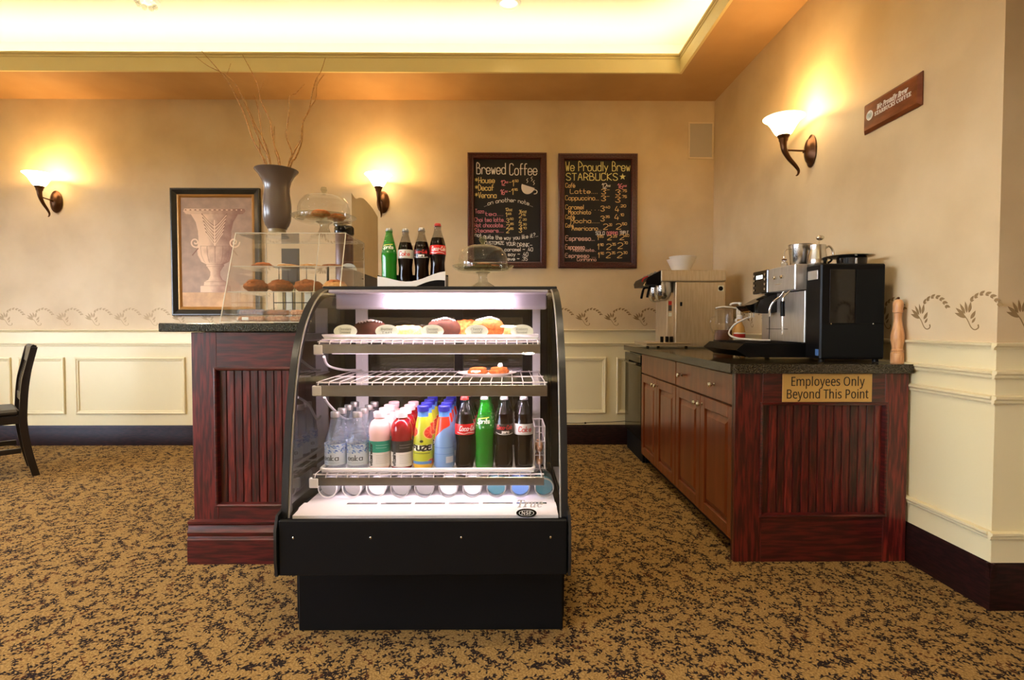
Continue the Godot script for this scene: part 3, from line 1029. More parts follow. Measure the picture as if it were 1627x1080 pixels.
	for a in [[0.066, 0.118, 0.5], [0.082, 0.132, 0.25], [0.104, 0.142, 0.05], [0.128, 0.142, -0.3], [0.148, 0.134, -0.6], [0.164, 0.12, -0.8], [0.176, 0.104, -0.9]]:
		leaf.call(Vector2(a[0], a[1]), a[2] + 0.5, 0.022, 0.007, 0.002)
		leaf.call(Vector2(a[0], a[1]), a[2] - 0.6, 0.016, 0.006, -0.002)
	var sprig := st.commit()
	for i in 25:
		var x := -4.45 + i * 0.252
		if x < 1.6:
			var o = again(wb, "stencil_sprig", sprig, M.stencil_pale if x < -1.9 else M.stencil_brown, Vector3(x, 1.045, BACK + 0.0004))
			o.scale = Vector3(1.25, 1.05, 1)
	for i in 10:
		var o = again(wr, "stencil_sprig", sprig, M.stencil_brown, Vector3(RIGHT - 0.0004, 1.035, -2.145 - i * 0.235))
		o.rotation.y = -PI / 2
		o.scale = Vector3(1.1, 1.0, 1)
	for i in 4:
		again(wn, "stencil_sprig", sprig, M.stencil_brown, Vector3(RIGHT + 0.03 + i * 0.235, 1.035, CORNER + 0.0004))

# ---------------------------------------------------------------- counters
# a frame-and-panel front of stained wood that faces +z, with beaded boards in its recess
func panel_front(o, x0, x1, y0, y1, rx0, rx1, ry0, ry1, z, boards: int):
	var t := 0.022
	for a in [[x0, rx0, "stile", M.mahogany_a], [rx1, x1, "stile", M.mahogany_c]]:
		go()
		span(a[0], a[1], y0, y1, z - t, z, 0.0015)
		part(o, a[2], a[3])
	for a in [[ry1, y1], [y0, ry0]]:
		go()
		span(rx0, rx1, a[0], a[1], z - t, z, 0.001)
		part(o, "rail", M.mahogany_rail)
	go()
	X = Transform3D(Basis.IDENTITY, Vector3(0, 0, z))
	framed(rx0 - 0.012, rx1 + 0.012, ry0 - 0.012, ry1 + 0.012, V([0, 0, 0, 0.006, 0.006, 0.009, 0.012, 0.006, 0.016, -0.012, 0.016, -0.02]))
	part(o, "bead_moulding", M.mahogany_rail)
	var w: float = (rx1 - rx0) / boards
	var g := 0.0032
	for i in boards:
		var bx: float = rx0 + w * i
		go()
		X = Transform3D(Basis(Vector3(1, 0, 0), Vector3(0, 0, 1), Vector3(0, 1, 0)), Vector3(0, ry0 - 0.004, z - t))
		prism([Vector2(bx + 0.0006, 0.0), Vector2(bx + 0.0006, 0.004), Vector2(bx + g, 0.008), Vector2(bx + w - g, 0.008), Vector2(bx + w - 0.0006, 0.004), Vector2(bx + w - 0.0006, 0.0)], 0, ry1 - ry0 + 0.008)
		part(o, "plank", [M.mahogany_b, M.mahogany_a, M.mahogany_c, M.mahogany_a, M.mahogany_b][(i * 7 + i / 3) % 5])

func left_counter():
	var z := -2.365
	var o = thing("bar_counter", "dark red mahogany counter with beadboard front panel, left of the display case", "counter", Vector3(-1.08, 0, -2.66), "", 0.0, true)
	var x0 := -1.395
	var x1 := -0.765
	go()
	span(x0, x1, 0.0, 1.025, -2.95, z - 0.022, 0.002)
	part(o, "carcass", M.mahogany_b)
	panel_front(o, x0, x1, 0.19, 1.025, -1.285, -0.83, 0.262, 0.858, z, 13)
	# stepped plinth
	var foot := V([0, 0, 0.022, 0, 0.022, 0.108, 0.018, 0.114, 0.018, 0.118, 0.016, 0.122, 0.022, 0.134, 0.022, 0.142, 0.012, 0.156, 0.010, 0.170, 0.018, 0.180, 0.018, 0.188, 0.0, 0.194])
	go()
	X = Transform3D(Basis(Vector3(0, 0, 1), Vector3.UP, Vector3(-1, 0, 0)), Vector3(x1, 0, z))
	prism(foot, 0, x1 - x0 + 0.02)
	X = Transform3D(Basis(Vector3(-1, 0, 0), Vector3.UP, Vector3(0, 0, 1)), Vector3(x0, 0, -2.95))
	prism(foot, 0, 2.95 + z + 0.01)
	part(o, "plinth", M.mahogany_rail)
	var t = thing("countertop", "black speckled granite top of the mahogany counter under the acrylic pastry box", "countertop", Vector3(-1.14, 1.026, -2.66), "", 0.0, true)
	go()
	span(-1.518, -0.752, 1.027, 1.065, -2.98, -2.332, 0.004)
	part(t, "slab", M.granite)

func knob(parent, at: Vector3):
	go()
	X = Transform3D(Basis(Vector3(0, 1, 0), Vector3(-1, 0, 0), Vector3(0, 0, 1)), at)
	lathe(V([0.0, 0.0, 0.009, 0.0, 0.009, 0.003, 0.004, 0.006, 0.004, 0.014, 0.011, 0.019, 0.014, 0.025, 0.011, 0.031, 0.0, 0.034]), 14)
	part(parent, "knob", M.chrome)

# a cabinet front that faces -x: flat drawer over two raised-panel doors
func cabinet(label: String, z_near: float, z_far: float, drawer_knobs: bool):
	var x := 1.013
	var w := z_near - z_far
	var o = thing("base_cabinet", label, "cabinet", Vector3(1.39, 0, (z_near + z_far) / 2), "base cabinets under the coffee counter", 0.0, true)
	go()
	span(x + 0.02, 1.75, 0.075, 0.842, z_far + 0.001, z_near - 0.001)
	part(o, "carcass", M.cherry)
	go()
	span(x + 0.07, 1.7, 0.0, 0.074, z_far + 0.001, z_near - 0.001)
	part(o, "toe_kick", M.black_wood)
	go()
	span(x, x + 0.02, 0.694, 0.836, z_far + 0.004, z_near - 0.004, 0.003)
	var d = part(o, "drawer", M.cherry)
	if drawer_knobs:
		knob(d, Vector3(x, 0.765, z_near - w * 0.27))
		knob(d, Vector3(x, 0.765, z_near - w * 0.86))
	for i in 2:
		var za := z_far + 0.004 + (w / 2.0) * i - (0.002 if i else 0.0)
		var zb := za + w / 2.0 - 0.006 + (0.002 if i else 0.0)
		go()
		var b := 0.058
		# frame of stiles and rails
		for q in [[za, za + b, 0.08, 0.686], [zb - b, zb, 0.08, 0.686]]:
			span(x, x + 0.02, q[2], q[3], q[0], q[1], 0.002)
		span(x, x + 0.02, 0.08, 0.08 + b, za + b, zb - b, 0.002)
		span(x, x + 0.02, 0.686 - b, 0.686, za + b, zb - b, 0.002)
		var door = part(o, "door", M.cherry)
		go()
		X = Transform3D(Basis(Vector3(0, 0, 1), Vector3.UP, Vector3(-1, 0, 0)), Vector3(x + 0.02, 0, 0))
		framed(za + b, zb - b, 0.08 + b, 0.686 - b, V([0, 0.006, 0.006, 0.006, 0.034, 0.019]))
		var i0 := za + b + 0.034
		var i1 := zb - b - 0.034
		quad(Vector3(i0, 0.08 + b + 0.034, 0.019), Vector3(i1, 0.08 + b + 0.034, 0.019), Vector3(i1, 0.686 - b - 0.034, 0.019), Vector3(i0, 0.686 - b - 0.034, 0.019), Vector3(0, 0, 1))
		part(door, "raised_panel", M.cherry)
		knob(door, Vector3(x, 0.645, zb - 0.028 if i == 0 else za + 0.028))

func right_counter():
	cabinet("cherry cabinet with two knobs on its drawer, next to the mahogany end panel", -2.385, -3.212, true)
	cabinet("cherry cabinet with plain drawer front, next to the under-counter appliance", -3.214, -4.04, false)
	# black appliance past the cabinets
	var a = thing("undercounter_fridge", "dark glossy appliance under the far end of the coffee counter", "appliance", Vector3(1.38, 0, -4.3), "", 0.0, true)
	go()
	span(1.05, 1.74, 0.0, 0.83, -4.60, -4.045, 0.004)
	part(a, "body", M.black_metal)
	go()
	span(1.012, 1.049, 0.17, 0.74, -4.595, -4.05, 0.005)
	var m = mat("fridge_door", rgb(70, 66, 54), 0.12, 0.85)
	part(a, "door", m)
	go()
	span(1.008, 1.049, 0.745, 0.825, -4.595, -4.05, 0.004)
	var c = part(a, "control_strip", M.black_gloss)
	go()
	tube([Vector3(0.99, 0.755, -4.5), Vector3(0.985, 0.75, -4.3), Vector3(0.99, 0.755, -4.1)], 0.008, 8)
	part(c, "handle", M.strip_steel)
	go()
	span(1.03, 1.049, 0.0, 0.165, -4.59, -4.055, 0.002)
	part(a, "kick_plate", M.black_metal)
	# the end of the run: mahogany frame and beaded boards
	var e = thing("counter_end_panel", "dark red mahogany beadboard end panel of the coffee counter, under the brass sign", "panel", Vector3(1.4, 0, -2.36), "", 0.0, true)
	go()
	span(1.006, 1.776, 0.0, 0.842, -2.384, -2.372)
	part(e, "backing", M.mahogany_b)
	panel_front(e, 1.006, 1.776, 0.0, 0.842, 1.128, 1.672, 0.213, 0.703, -2.35, 15)
	var t = thing("countertop", "dark granite coffee counter top carrying the espresso machine", "countertop", Vector3(1.38, 0.843, -3.4), "", 0.0, true)
	go()
	var pts := []
	for i in 7:
		var q := PI / 2.0 * i / 6.0
		pts.append(Vector2(1.0, -2.345) + Vector2(-sin(PI / 2 - q) * 0.022, sin(q) * 0.022))
	pts.append(Vector2(1.776, -2.323))
	pts.append(Vector2(1.776, -4.675))
	pts.append(Vector2(0.978, -4.50))
	var flat := []
	for p in pts:
		flat.append(Vector2(p.x, -p.y))
	X = Transform3D(Basis(Vector3(1, 0, 0), Vector3(0, 0, -1), Vector3(0, 1, 0)), Vector3.ZERO)
	prism(flat, 0.845, 0.885)
	part(t, "slab", M.granite_brown)
	var s = thing("brass_sign", "brass sign reading Employees Only Beyond This Point", "sign", Vector3(1.4115, 0.7165, -2.35))
	go()
	span(-0.199, 0.199, 0.0, 0.125, 0.0005, 0.004, 0.001)
	part(s, "plate", M.brass_sign)
	letters(s, "Employees Only", M.ink_black, 0.041, Vector3(0.0, 0.091, 0.0045), 0.325)
	letters(s, "Beyond This Point", M.ink_black, 0.041, Vector3(0.0, 0.035, 0.0045), 0.362)

# ---------------------------------------------------------------- on the walls
func sconce(label: String, at: Vector3, turn: float):
	var o = thing("wall_sconce", label, "lamp", at, "wall sconces with glass bowls", turn)
	var d := 0.17
	go()
	X = Transform3D(Basis(Vector3(1, 0, 0), Vector3(0, 0, 1), Vector3(0, -1, 0)), Vector3.ZERO)
	lathe(V([0.0, 0.002, 0.062, 0.002, 0.064, 0.008, 0.056, 0.013, 0.052, 0.015, 0.044, 0.028, 0.025, 0.038, 0.0, 0.041]), 24, Vector3.ZERO, 0.86, 1.5)
	part(o, "back_plate", M.bronze)
	go()
	tube([Vector3(0, 0.0, 0.03), Vector3(0, 0.005, d - 0.005)], 0.006, 8)
	lathe(V([0, -0.012, 0.006, -0.012, 0.006, -0.004, 0, -0.004]), 8, Vector3(0, 0, 0.05))
	part(o, "arm", M.bronze)
	go()
	var horn := smooth([Vector3(0, 0.075, d), Vector3(0, 0.04, d), Vector3(0, 0.0, d - 0.008), Vector3(0, -0.045, d - 0.035), Vector3(0, -0.085, d - 0.072), Vector3(0, -0.115, d - 0.092), Vector3(0, -0.138, d - 0.088), Vector3(0, -0.145, d - 0.078)], 4)
	var rad := []
	for i in horn.size():
		var t := float(i) / (horn.size() - 1)
		rad.append(lerpf(0.024, 0.0035, pow(t, 0.75)) if t > 0.1 else 0.026)
	tube(horn, rad, 12)
	lathe(V([0.0, 0.06, 0.022, 0.06, 0.024, 0.068, 0.034, 0.084, 0.036, 0.09, 0.03, 0.092, 0.0, 0.09]), 18, Vector3(0, 0, d))
	part(o, "horn", M.bronze)
	go()
	lathe(V([0.032, 0.088, 0.046, 0.102, 0.060, 0.126, 0.074, 0.152, 0.092, 0.176, 0.112, 0.190, 0.114, 0.193, 0.110, 0.194, 0.089, 0.181, 0.071, 0.157, 0.057, 0.129, 0.043, 0.105, 0.028, 0.094]), 28, Vector3(0, 0, d))
	part(o, "glass_shade", M.sconce_shade)
	var l := OmniLight3D.new()
	l.name = "sconce_light"
	o.add_child(l)
	l.position = Vector3(0, 0.215, d)
	l.light_color = Color(1.0, 0.80, 0.52)
	l.light_energy = SCONCE
	l.light_size = 0.025
	l.omni_range = 14.0
	l.shadow_enabled = true

const SCONCE := 0.3
const DOWN := 2.7

func downlight(at: Vector3, crystal := false, label := ""):
	var o = thing("recessed_downlight", label, "lamp", at, "recessed downlights in the raised ceiling")
	go()
	lathe(V([0.068, -0.002, 0.09, -0.002, 0.088, -0.012, 0.068, -0.02, 0.068, -0.002]), 28)
	part(o, "trim_ring", M.white_plastic)
	go()
	lathe(V([0.0, -0.004, 0.066, -0.004, 0.066, -0.001, 0.0, -0.001]), 24)
	part(o, "light_lens", M.downlight_lens)
	if crystal:
		go()
		for k in 8:
			var t := TAU * k / 8
			blob(Vector3(cos(t) * 0.055, -0.03, sin(t) * 0.055), Vector3(0.02, 0.022, 0.02), 8, 6)
		part(o, "crystal_drops", M.stand_glass)
	var l := SpotLight3D.new()
	l.name = "downlight_beam"
	o.add_child(l)
	l.position = Vector3(0, -0.03, 0)
	l.rotation.x = -PI / 2
	l.spot_angle = 30.0 if at.z < -3.5 else 72.0
	l.spot_angle_attenuation = 0.9
	l.light_color = Color(1.0, 0.91, 0.76)
	l.light_energy = DOWN * (0.6 if at.z < -3.5 else 1.0)
	l.light_size = 0.06
	l.spot_range = 14.0
	l.shadow_enabled = true

func on_the_walls():
	sconce("bronze wall sconce with glowing glass bowl, above the black chair", Vector3(-3.91, 2.12, BACK), 0.0)
	sconce("bronze wall sconce with glowing glass bowl, above the bottles on the display case", Vector3(-1.085, 2.12, BACK), 0.0)
	sconce("bronze wall sconce with glowing glass bowl, beside the wooden plaque", Vector3(RIGHT, 2.085, -3.185), -PI / 2)
	# recessed lamps: two that show at the top of the frame, the others go on over the room
	downlight(Vector3(0.006, TRAY_TOP, -3.96), false, "recessed ceiling downlight above the first chalkboard")
	downlight(Vector3(-2.61, TRAY_TOP, -3.95), true, "recessed ceiling downlight ringed with glass drops, above the framed urn print")
	var spots := [[-4.4, -2.2, "near the left windows"], [-2.6, -2.2, "over the carpet before the mahogany counter"], [0.0, -1.3, "over the front of the display case"], [-4.4, 0.4, "over the left seating"], [-2.2, 0.4, "over the middle of the room"], [0.2, 0.6, "above the place of the camera"], [-3.4, 2.4, "at the back of the room on the window side"], [-0.4, 2.4, "at the back of the room"]]
	for s in spots:
		downlight(Vector3(s[0], TRAY_TOP, s[1]), false, "recessed ceiling downlight " + s[2])
	# chalkboards
	for a in [["chalkboard", "carved dark frame chalkboard headed Brewed Coffee with a drawn cup", -0.35, 0.336, 1.55, 2.545, board_one(), "brewed_board"], ["chalkboard", "carved dark frame chalkboard with espresso prices and a chalk star", 0.439, 1.126, 1.55, 2.54, board_two(), "espresso_board"]]:
		var w: float = a[3] - a[2]
		var h: float = a[5] - a[4]
		var o = thing(a[0], a[1], "chalkboard", Vector3((a[2] + a[3]) / 2, a[4], BACK), "chalkboard menus")
		go()
		framed(-w / 2, w / 2, 0, h, V([0, 0.001, 0, 0.026, 0.008, 0.034, 0.018, 0.034, 0.022, 0.029, 0.04, 0.029, 0.044, 0.033, 0.05, 0.03, 0.056, 0.012]))
		part(o, "frame", M.frame_red)
		go()
		var nx := int(w / 0.034)
		var ny := int(h / 0.034)
		for i in nx:
			for y in [0.031, h - 0.031]:
				box(Vector3(-w / 2 + w * (i + 0.5) / nx, y, 0.031), Vector3(0.018, 0.010, 0.006), 0.0025)
		for i in ny:
			for x in [-w / 2 + 0.031, w / 2 - 0.031]:
				box(Vector3(x, h * (i + 0.5) / ny, 0.031), Vector3(0.010, 0.018, 0.006), 0.0025)
		part(o, "carved_beading", M.frame_red)
		go()
		span(-w / 2 + 0.03, w / 2 - 0.03, 0.03, h - 0.03, 0.002, 0.010)
		var s = part(o, "slate", M.ink_black)
		go()
		sheet(-w / 2 + 0.054, w / 2 - 0.054, 0.054, h - 0.054, 0.0108)
		part(s, "chalk_writing", printed(a[7], a[6], 0.85))
	# framed print
	var p = thing("framed_print", "black framed print of a stone urn behind the counter", "picture", Vector3(-2.531, 1.135, BACK))
	var w := 0.77
	var h := 1.1
	go()
	framed(-w / 2, w / 2, 0, h, V([0, 0.001, 0, 0.03, 0.006, 0.036, 0.014, 0.036, 0.05, 0.018, 0.052, 0.016]))
	part(p, "frame", M.frame_black)
	go()
	framed(-w / 2 + 0.052, w / 2 - 0.052, 0.052, h - 0.052, V([0, 0.01, 0, 0.018, 0.012, 0.02, 0.024, 0.012, 0.026, 0.006]))
	part(p, "gilt_liner", M.gilt)
	go()
	span(-w / 2 + 0.04, w / 2 - 0.04, 0.04, h - 0.04, 0.002, 0.006)
	var b = part(p, "backing", M.ink_black)
	go()
	sheet(-w / 2 + 0.076, w / 2 - 0.076, 0.076, h - 0.076, 0.0068)
	part(b, "print", printed("urn_print", urn_image(), 0.5))
	# speaker
	var k = thing("wall_speaker", "square cream wall speaker near the ceiling beside the chalkboards", "speaker", Vector3(1.68, 2.5, BACK))
	go()
	framed(-0.11, 0.11, 0.0, 0.315, V([0, 0.001, 0, 0.01, 0.003, 0.012, 0.012, 0.012, 0.014, 0.008]))
	part(k, "frame", M.speaker_frame)
	go()
	span(-0.098, 0.098, 0.012, 0.303, 0.001, 0.009)
	part(k, "grille", M.speaker_grille)
	# plaque on the right wall
	var q = thing("wooden_plaque", "polished wooden plaque with white lettering and a round emblem", "plaque", Vector3(RIGHT, 2.01, -2.52), "", -PI / 2)
	go()
	framed(-0.187, 0.187, 0.0, 0.146, V([0, 0.001, 0, 0.006, 0.014, 0.018]))
	quad(Vector3(-0.173, 0.014, 0.018), Vector3(0.173, 0.014, 0.018), Vector3(0.173, 0.132, 0.018), Vector3(-0.173, 0.132, 0.018), Vector3(0, 0, 1))
	part(q, "board", M.plaque_wood)
	letters(q, "We Proudly Brew", M.white_ink, 0.026, Vector3(0.018, 0.096, 0.0186), 0.20, Vector3.ZERO, true, "lettering", 1, 0.3)
	letters(q, "STARBUCKS COFFEE", M.white_ink, 0.019, Vector3(0.022, 0.069, 0.0186), 0.235, Vector3.ZERO, true, "lettering", 1)
	go()
	X = Transform3D(Basis(Vector3(1, 0, 0), Vector3(0, 0, 1), Vector3(0, -1, 0)), Vector3(-0.133, 0.078, 0.018))
	lathe(V([0.0, 0.0012, 0.023, 0.0012, 0.024, 0.0]), 28)
	var em = part(q, "emblem", M.white_ink)
	go()
	for s in [-1.0, 1.0]:
		for j in 3:
			var r := 0.006 + 0.005 * j
			var arc := []
			for i in 9:
				var t := -1.1 + 2.2 * i / 8.0
				arc.append(Vector3(-0.133 + s * (cos(t) * r), 0.078 + sin(t) * r, 0.0196))
			tube(arc, 0.0009, 4)
	tube([Vector3(-0.133, 0.064, 0.0196), Vector3(-0.133, 0.09, 0.0196)], 0.0012, 4)
	part(em, "emblem_lines", M.emblem_green)

# ---------------------------------------------------------------- the display case
const CASE_L := -0.742
const CASE_R := 0.197
var case_node

func zy(list: Array) -> Array:
	# (z, y) outlines; drawn on x = -z so that the prism can be stood across the case
	var out := []
	for p in list:
		out.append(Vector2(-p.x, p.y))
	return out

func across(poly: Array, x0: float, x1: float):
	X = Transform3D(Basis(Vector3(0, 0, -1), Vector3.UP, Vector3(1, 0, 0)), Vector3.ZERO)
	prism(poly, x0, x1)
	X = Transform3D.IDENTITY

func display_case():
	var o = thing("display_case", "black refrigerated display case with curved glass front and lit shelves", "display case", Vector3(-0.2725, 0, -2.08), "", 0.0, true)
	case_node = o
	var curve := smooth(V([-1.735, 0.43, -1.745, 0.52, -1.762, 0.64, -1.784, 0.76, -1.812, 0.88, -1.845, 0.97, -1.892, 1.05, -1.96, 1.12, -2.04, 1.17, -2.10, 1.193, -2.17, 1.206]), 3)
	# plinth and lower body
	go()
	span(CASE_L + 0.018, CASE_R - 0.006, 0.0, 0.246, -2.44, -1.825, 0.004)
	part(o, "kick_panel", M.black_metal)
	for x in [[CASE_L + 0.004, CASE_L + 0.017], [CASE_R - 0.005, CASE_R]]:
		go()
		span(x[0], x[1], 0.03, 0.246, -2.44, -1.85, 0.002)
		part(o, "side_skirt", M.black_metal)
	go()
	span(CASE_L, CASE_R, 0.25, 0.417, -2.46, -1.72, 0.004)
	part(o, "lower_body", M.black_metal)
	go()
	span(CASE_L + 0.006, CASE_R - 0.006, 0.252, 0.432, -1.719, -1.7, 0.004)
	var fp = part(o, "front_panel", M.black_metal)
	for x in [-0.688, -0.44, -0.15, 0.137]:
		go()
		blob(Vector3(x, 0.376, -1.699), Vector3(0.0035, 0.0045, 0.002), 8, 6)
		part(fp, "screw", M.chrome)
	for x in [CASE_L - 0.006, CASE_R - 0.003]:
		go()
		across(zy(V([-1.70, 0.25, -1.692, 0.30, -1.692, 0.40, -1.71, 0.445, -1.76, 0.455, -2.46, 0.455, -2.46, 0.25])), x, x + 0.009)
		part(o, "end_cheek", M.black_frame)
	# curved side frames with their glass
	for s in [0, 1]:
		var xa := CASE_L if s == 0 else CASE_R - 0.022
		var outer := curve.duplicate()
		var inner := []
		for i in curve.size():
			var d: Vector2 = (curve[mini(i + 1, curve.size() - 1)] - curve[maxi(i - 1, 0)]).normalized()
			inner.append(curve[i] + Vector2(-d.y, d.x) * 0.034)
		inner.reverse()
		# the inner edge lies behind and below the outer one
		for i in inner.size():
			var c: Vector2 = curve[curve.size() - 1 - i]
			if inner[i].x > c.x:
				inner[i] = c * 2.0 - inner[i]
		go()
		across(zy(outer + inner), xa, xa + 0.022)
		var f = part(o, "side_frame", M.black_frame)
		go()
		across(zy(V([-2.42, 0.43, -2.42, 1.208, -2.46, 1.208, -2.46, 0.43])), xa, xa + 0.022)
		across(zy(V([-2.16, 1.172, -2.16, 1.206, -2.42, 1.208, -2.42, 1.172])), xa, xa + 0.022)
		part(f, "rear_stile", M.black_frame)
		go()
		var pane: Array = [Vector2(-2.42, 0.455), Vector2(-1.78, 0.455)]
		for i in range(0, curve.size(), 2):
			if curve[i].y > 0.47:
				pane.append(curve[i] + Vector2(-0.03, -0.006))
		pane.append(Vector2(-2.42, 1.176))
		across(zy(pane), xa + 0.009, xa + 0.013)
		part(o, "side_glass", M.side_glass if s == 0 else M.smoked_glass)
		go()
		var edge := []
		for p in curve:
			edge.append(Vector3(xa + (0.024 if s == 0 else -0.002), p.y - 0.004, p.x - 0.006))
		tube(edge, 0.0035, 6)
		part(f, "glass_gasket", M.lens_grey)
	# curved front glass
	go()
	var sheet_out := []
	var sheet_in := []
	for p in curve:
		sheet_out.append(p + Vector2(0.001, 0.0))
		sheet_in.append(p + Vector2(-0.003, -0.002))
	sheet_in.reverse()
	across(zy(sheet_out + sheet_in), CASE_L + 0.023, CASE_R - 0.023)
	var fg = part(o, "front_glass", M.case_glass)
	letters(fg, "True", M.pale_grey, 0.026, Vector3(0.072, 0.474, -1.731) - o.position, 0.085, Vector3(0.1, 0, 0), true, "lettering", 1, 0.3)
	# top, back and doors
	go()
	span(CASE_L, CASE_R, 1.195, 1.212, -2.46, -2.15, 0.003)
	span(CASE_L + 0.022, CASE_R - 0.022, 1.186, 1.195, -2.46, -2.13, 0.002)
	part(o, "top_panel", M.black_frame)
	go()
	span(CASE_L + 0.022, CASE_R - 0.022, 1.13, 1.186, -2.43, -2.38)
	span(CASE_L + 0.022, CASE_R - 0.022, 0.418, 0.455, -2.43, -2.361)
	span(CASE_L + 0.022, -0.668, 0.455, 1.13, -2.43, -2.36, 0.002)
	span(0.104, CASE_R - 0.022, 0.455, 1.13, -2.43, -2.36, 0.002)
	part(o, "rear_frame", M.black_metal)
	for a in [[-0.668, -0.2, -2.385], [-0.24, 0.104, -2.405]]:
		go()
		span(a[0] + 0.04, a[1] - 0.04, 0.49, 1.09, a[2] - 0.003, a[2] + 0.003)
		var d = part(o, "rear_door", M.door_glass)
		go()
		framed(a[0], a[1], 0.456, 1.129, V([0, -0.008, 0, 0.008, 0.038, 0.008, 0.04, -0.008]))
		part(d, "door_frame", M.black_metal, Vector3(0, 0, a[2]))
	for x in [[-0.667, -0.615], [0.108, 0.142]]:
		go()
		span(x[0], x[1], 0.43, 1.13, -2.36, -2.348, 0.001)
		for i in 24:
			box(Vector3((x[0] + x[1]) / 2, 0.47 + i * 0.027, -2.347), Vector3(0.008, 0.012, 0.004))
		part(o, "shelf_standard", M.white_enamel)
	# white deck, with a raised lip and vent slots
	go()
	across(zy(V([-1.755, 0.418, -1.755, 0.428, -1.80, 0.430, -1.812, 0.436, -1.86, 0.436, -1.87, 0.427, -2.36, 0.427, -2.36, 0.418])), CASE_L + 0.03, CASE_R - 0.03)
	var dk = part(o, "deck", M.white_enamel)
	for i in 6:
		go()
		var x := -0.56 + i * 0.118
		span(x, x + 0.105, 0.4355, 0.4375, -1.856, -1.842, 0.001)
		part(dk, "vent_slot", M.strip_steel)
	go()
	X = Transform3D(Basis(Vector3(1, 0, 0), Vector3(0, 0, 1), Vector3(0, -1, 0)), Vector3(0.061, 0.437, -1.7515))
	lathe(V([0.0, 0.002, 0.034, 0.002, 0.034, 0.0]), 28, Vector3.ZERO, 1.0, 0.42)
	var bd = part(dk, "badge", M.black_gloss)
	go()
	X = Transform3D(Basis(Vector3(1, 0, 0), Vector3(0, 0, 1), Vector3(0, -1, 0)), Vector3(0.061, 0.437, -1.7495))
	lathe(V([0.023, 0.0, 0.023, 0.001, 0.0252, 0.001, 0.0252, 0.0]), 28, Vector3.ZERO, 1.0, 0.40)
	part(bd, "badge_ring", M.white_ink)
	letters(bd, "NSF", M.white_ink, 0.012, Vector3(0.061, 0.437, -1.749) - o.position, 0.032, Vector3.ZERO, false, "lettering", 1)
	# the lamp under the top
	go()
	span(-0.665, 0.15, 1.118, 1.186, -2.105, -2.075, 0.004)
	span(-0.665, 0.15, 1.176, 1.188, -2.105, -1.99, 0.003)
	var lh = part(o, "lamp_housing", M.lamp_grey)
	go()
	X = Transform3D(Basis(Vector3(0, 1, 0), Vector3(-1, 0, 0), Vector3(0, 0, 1)), Vector3(0.02, 1.143, -2.045))
	lathe(V([0.0, 0.0, 0.019, 0.0, 0.019, 0.49, 0.0, 0.49]), 16)
	part(lh, "lamp_tube", M.case_tube)
	strip_light(Vector3(-0.225, 1.118, -2.035), Vector2(0.48, 0.04), CASE_LIGHT * 1.2)
	# three wire shelves with a bright steel price strip and a tube behind it
	for a in [[1.0, -1.935, -0.69, 0.118, 0.034], [0.857, -1.89, -0.68, 0.14, 0.04], [0.524, -1.905, -0.70, 0.13, 0.03]]:
		var y: float = a[0]
		var z: float = a[1]
		go()
		for i in 22:
			var x: float = lerpf(a[2] + 0.01, a[3] - 0.01, i / 21.0)
			tube([Vector3(x, y - 0.012, z + 0.004), Vector3(x, y, z - 0.004), Vector3(x, y, -2.34)], 0.0018, 5)
		for q in [z - 0.01, (z - 2.34) / 2, -2.335]:
			tube([Vector3(a[2], y - 0.004, q), Vector3(a[3], y - 0.004, q)], 0.0028, 6)
		var sh = part(o, "wire_shelf", M.white_wire)
		go()
		span(a[2], a[3], y - 0.012 - a[4], y - 0.012, z - 0.004, z + 0.002, 0.001)
		part(sh, "price_strip", M.strip_steel)
		go()
		tube([Vector3(a[2] + 0.05, y - 0.016 - a[4] * 0.7, z - 0.016), Vector3(a[3] - 0.03, y - 0.016 - a[4] * 0.7, z - 0.016)], 0.008, 8)
		part(sh, "light_tube", M.shelf_tube)
		strip_light(Vector3((a[2] + a[3]) / 2, y - 0.012, z - 0.03), Vector2(a[3] - a[2] - 0.08, 0.03), CASE_LIGHT * (0.9 if y > 0.6 else 0.3))
		for x in [a[2] + 0.004, a[3] - 0.004]:
			go()
			span(x - 0.003, x + 0.003, y - (0.04 if y > 0.6 else 0.02), y - 0.008, -2.345, z - 0.006, 0.001)
			part(sh, "shelf_bracket", M.strip_steel)
		go()
		span(a[2] - 0.012, a[2] + 0.022, y - 0.05, y - 0.014, z - 0.012, z + 0.004, 0.003)
		part(sh, "lamp_socket", M.white_plastic)
	for a in [[0.94, 0.862], [0.79, 0.66]]:
		go()
		tube(smooth([Vector3(-0.68, a[0], -1.98), Vector3(-0.69, a[0] - 0.04, -2.06), Vector3(-0.67, a[1] + 0.01, -2.2), Vector3(-0.64, a[1], -2.33)], 6), 0.005, 8)
		part(o, "lamp_cable", M.white_plastic)

const CASE_LIGHT := 0.25

func strip_light(at: Vector3, size: Vector2, e: float):
	var l := AreaLight3D.new()
	l.name = "case_strip_light"
	add_child(l, true)
	l.position = at
	l.rotation.x = -PI / 2
	l.area_size = size
	l.area_normalize_energy = true
	l.light_energy = e
	l.light_color = Color(1.0, 0.9, 0.95)
	l.area_range = 8.0
	l.shadow_enabled = true

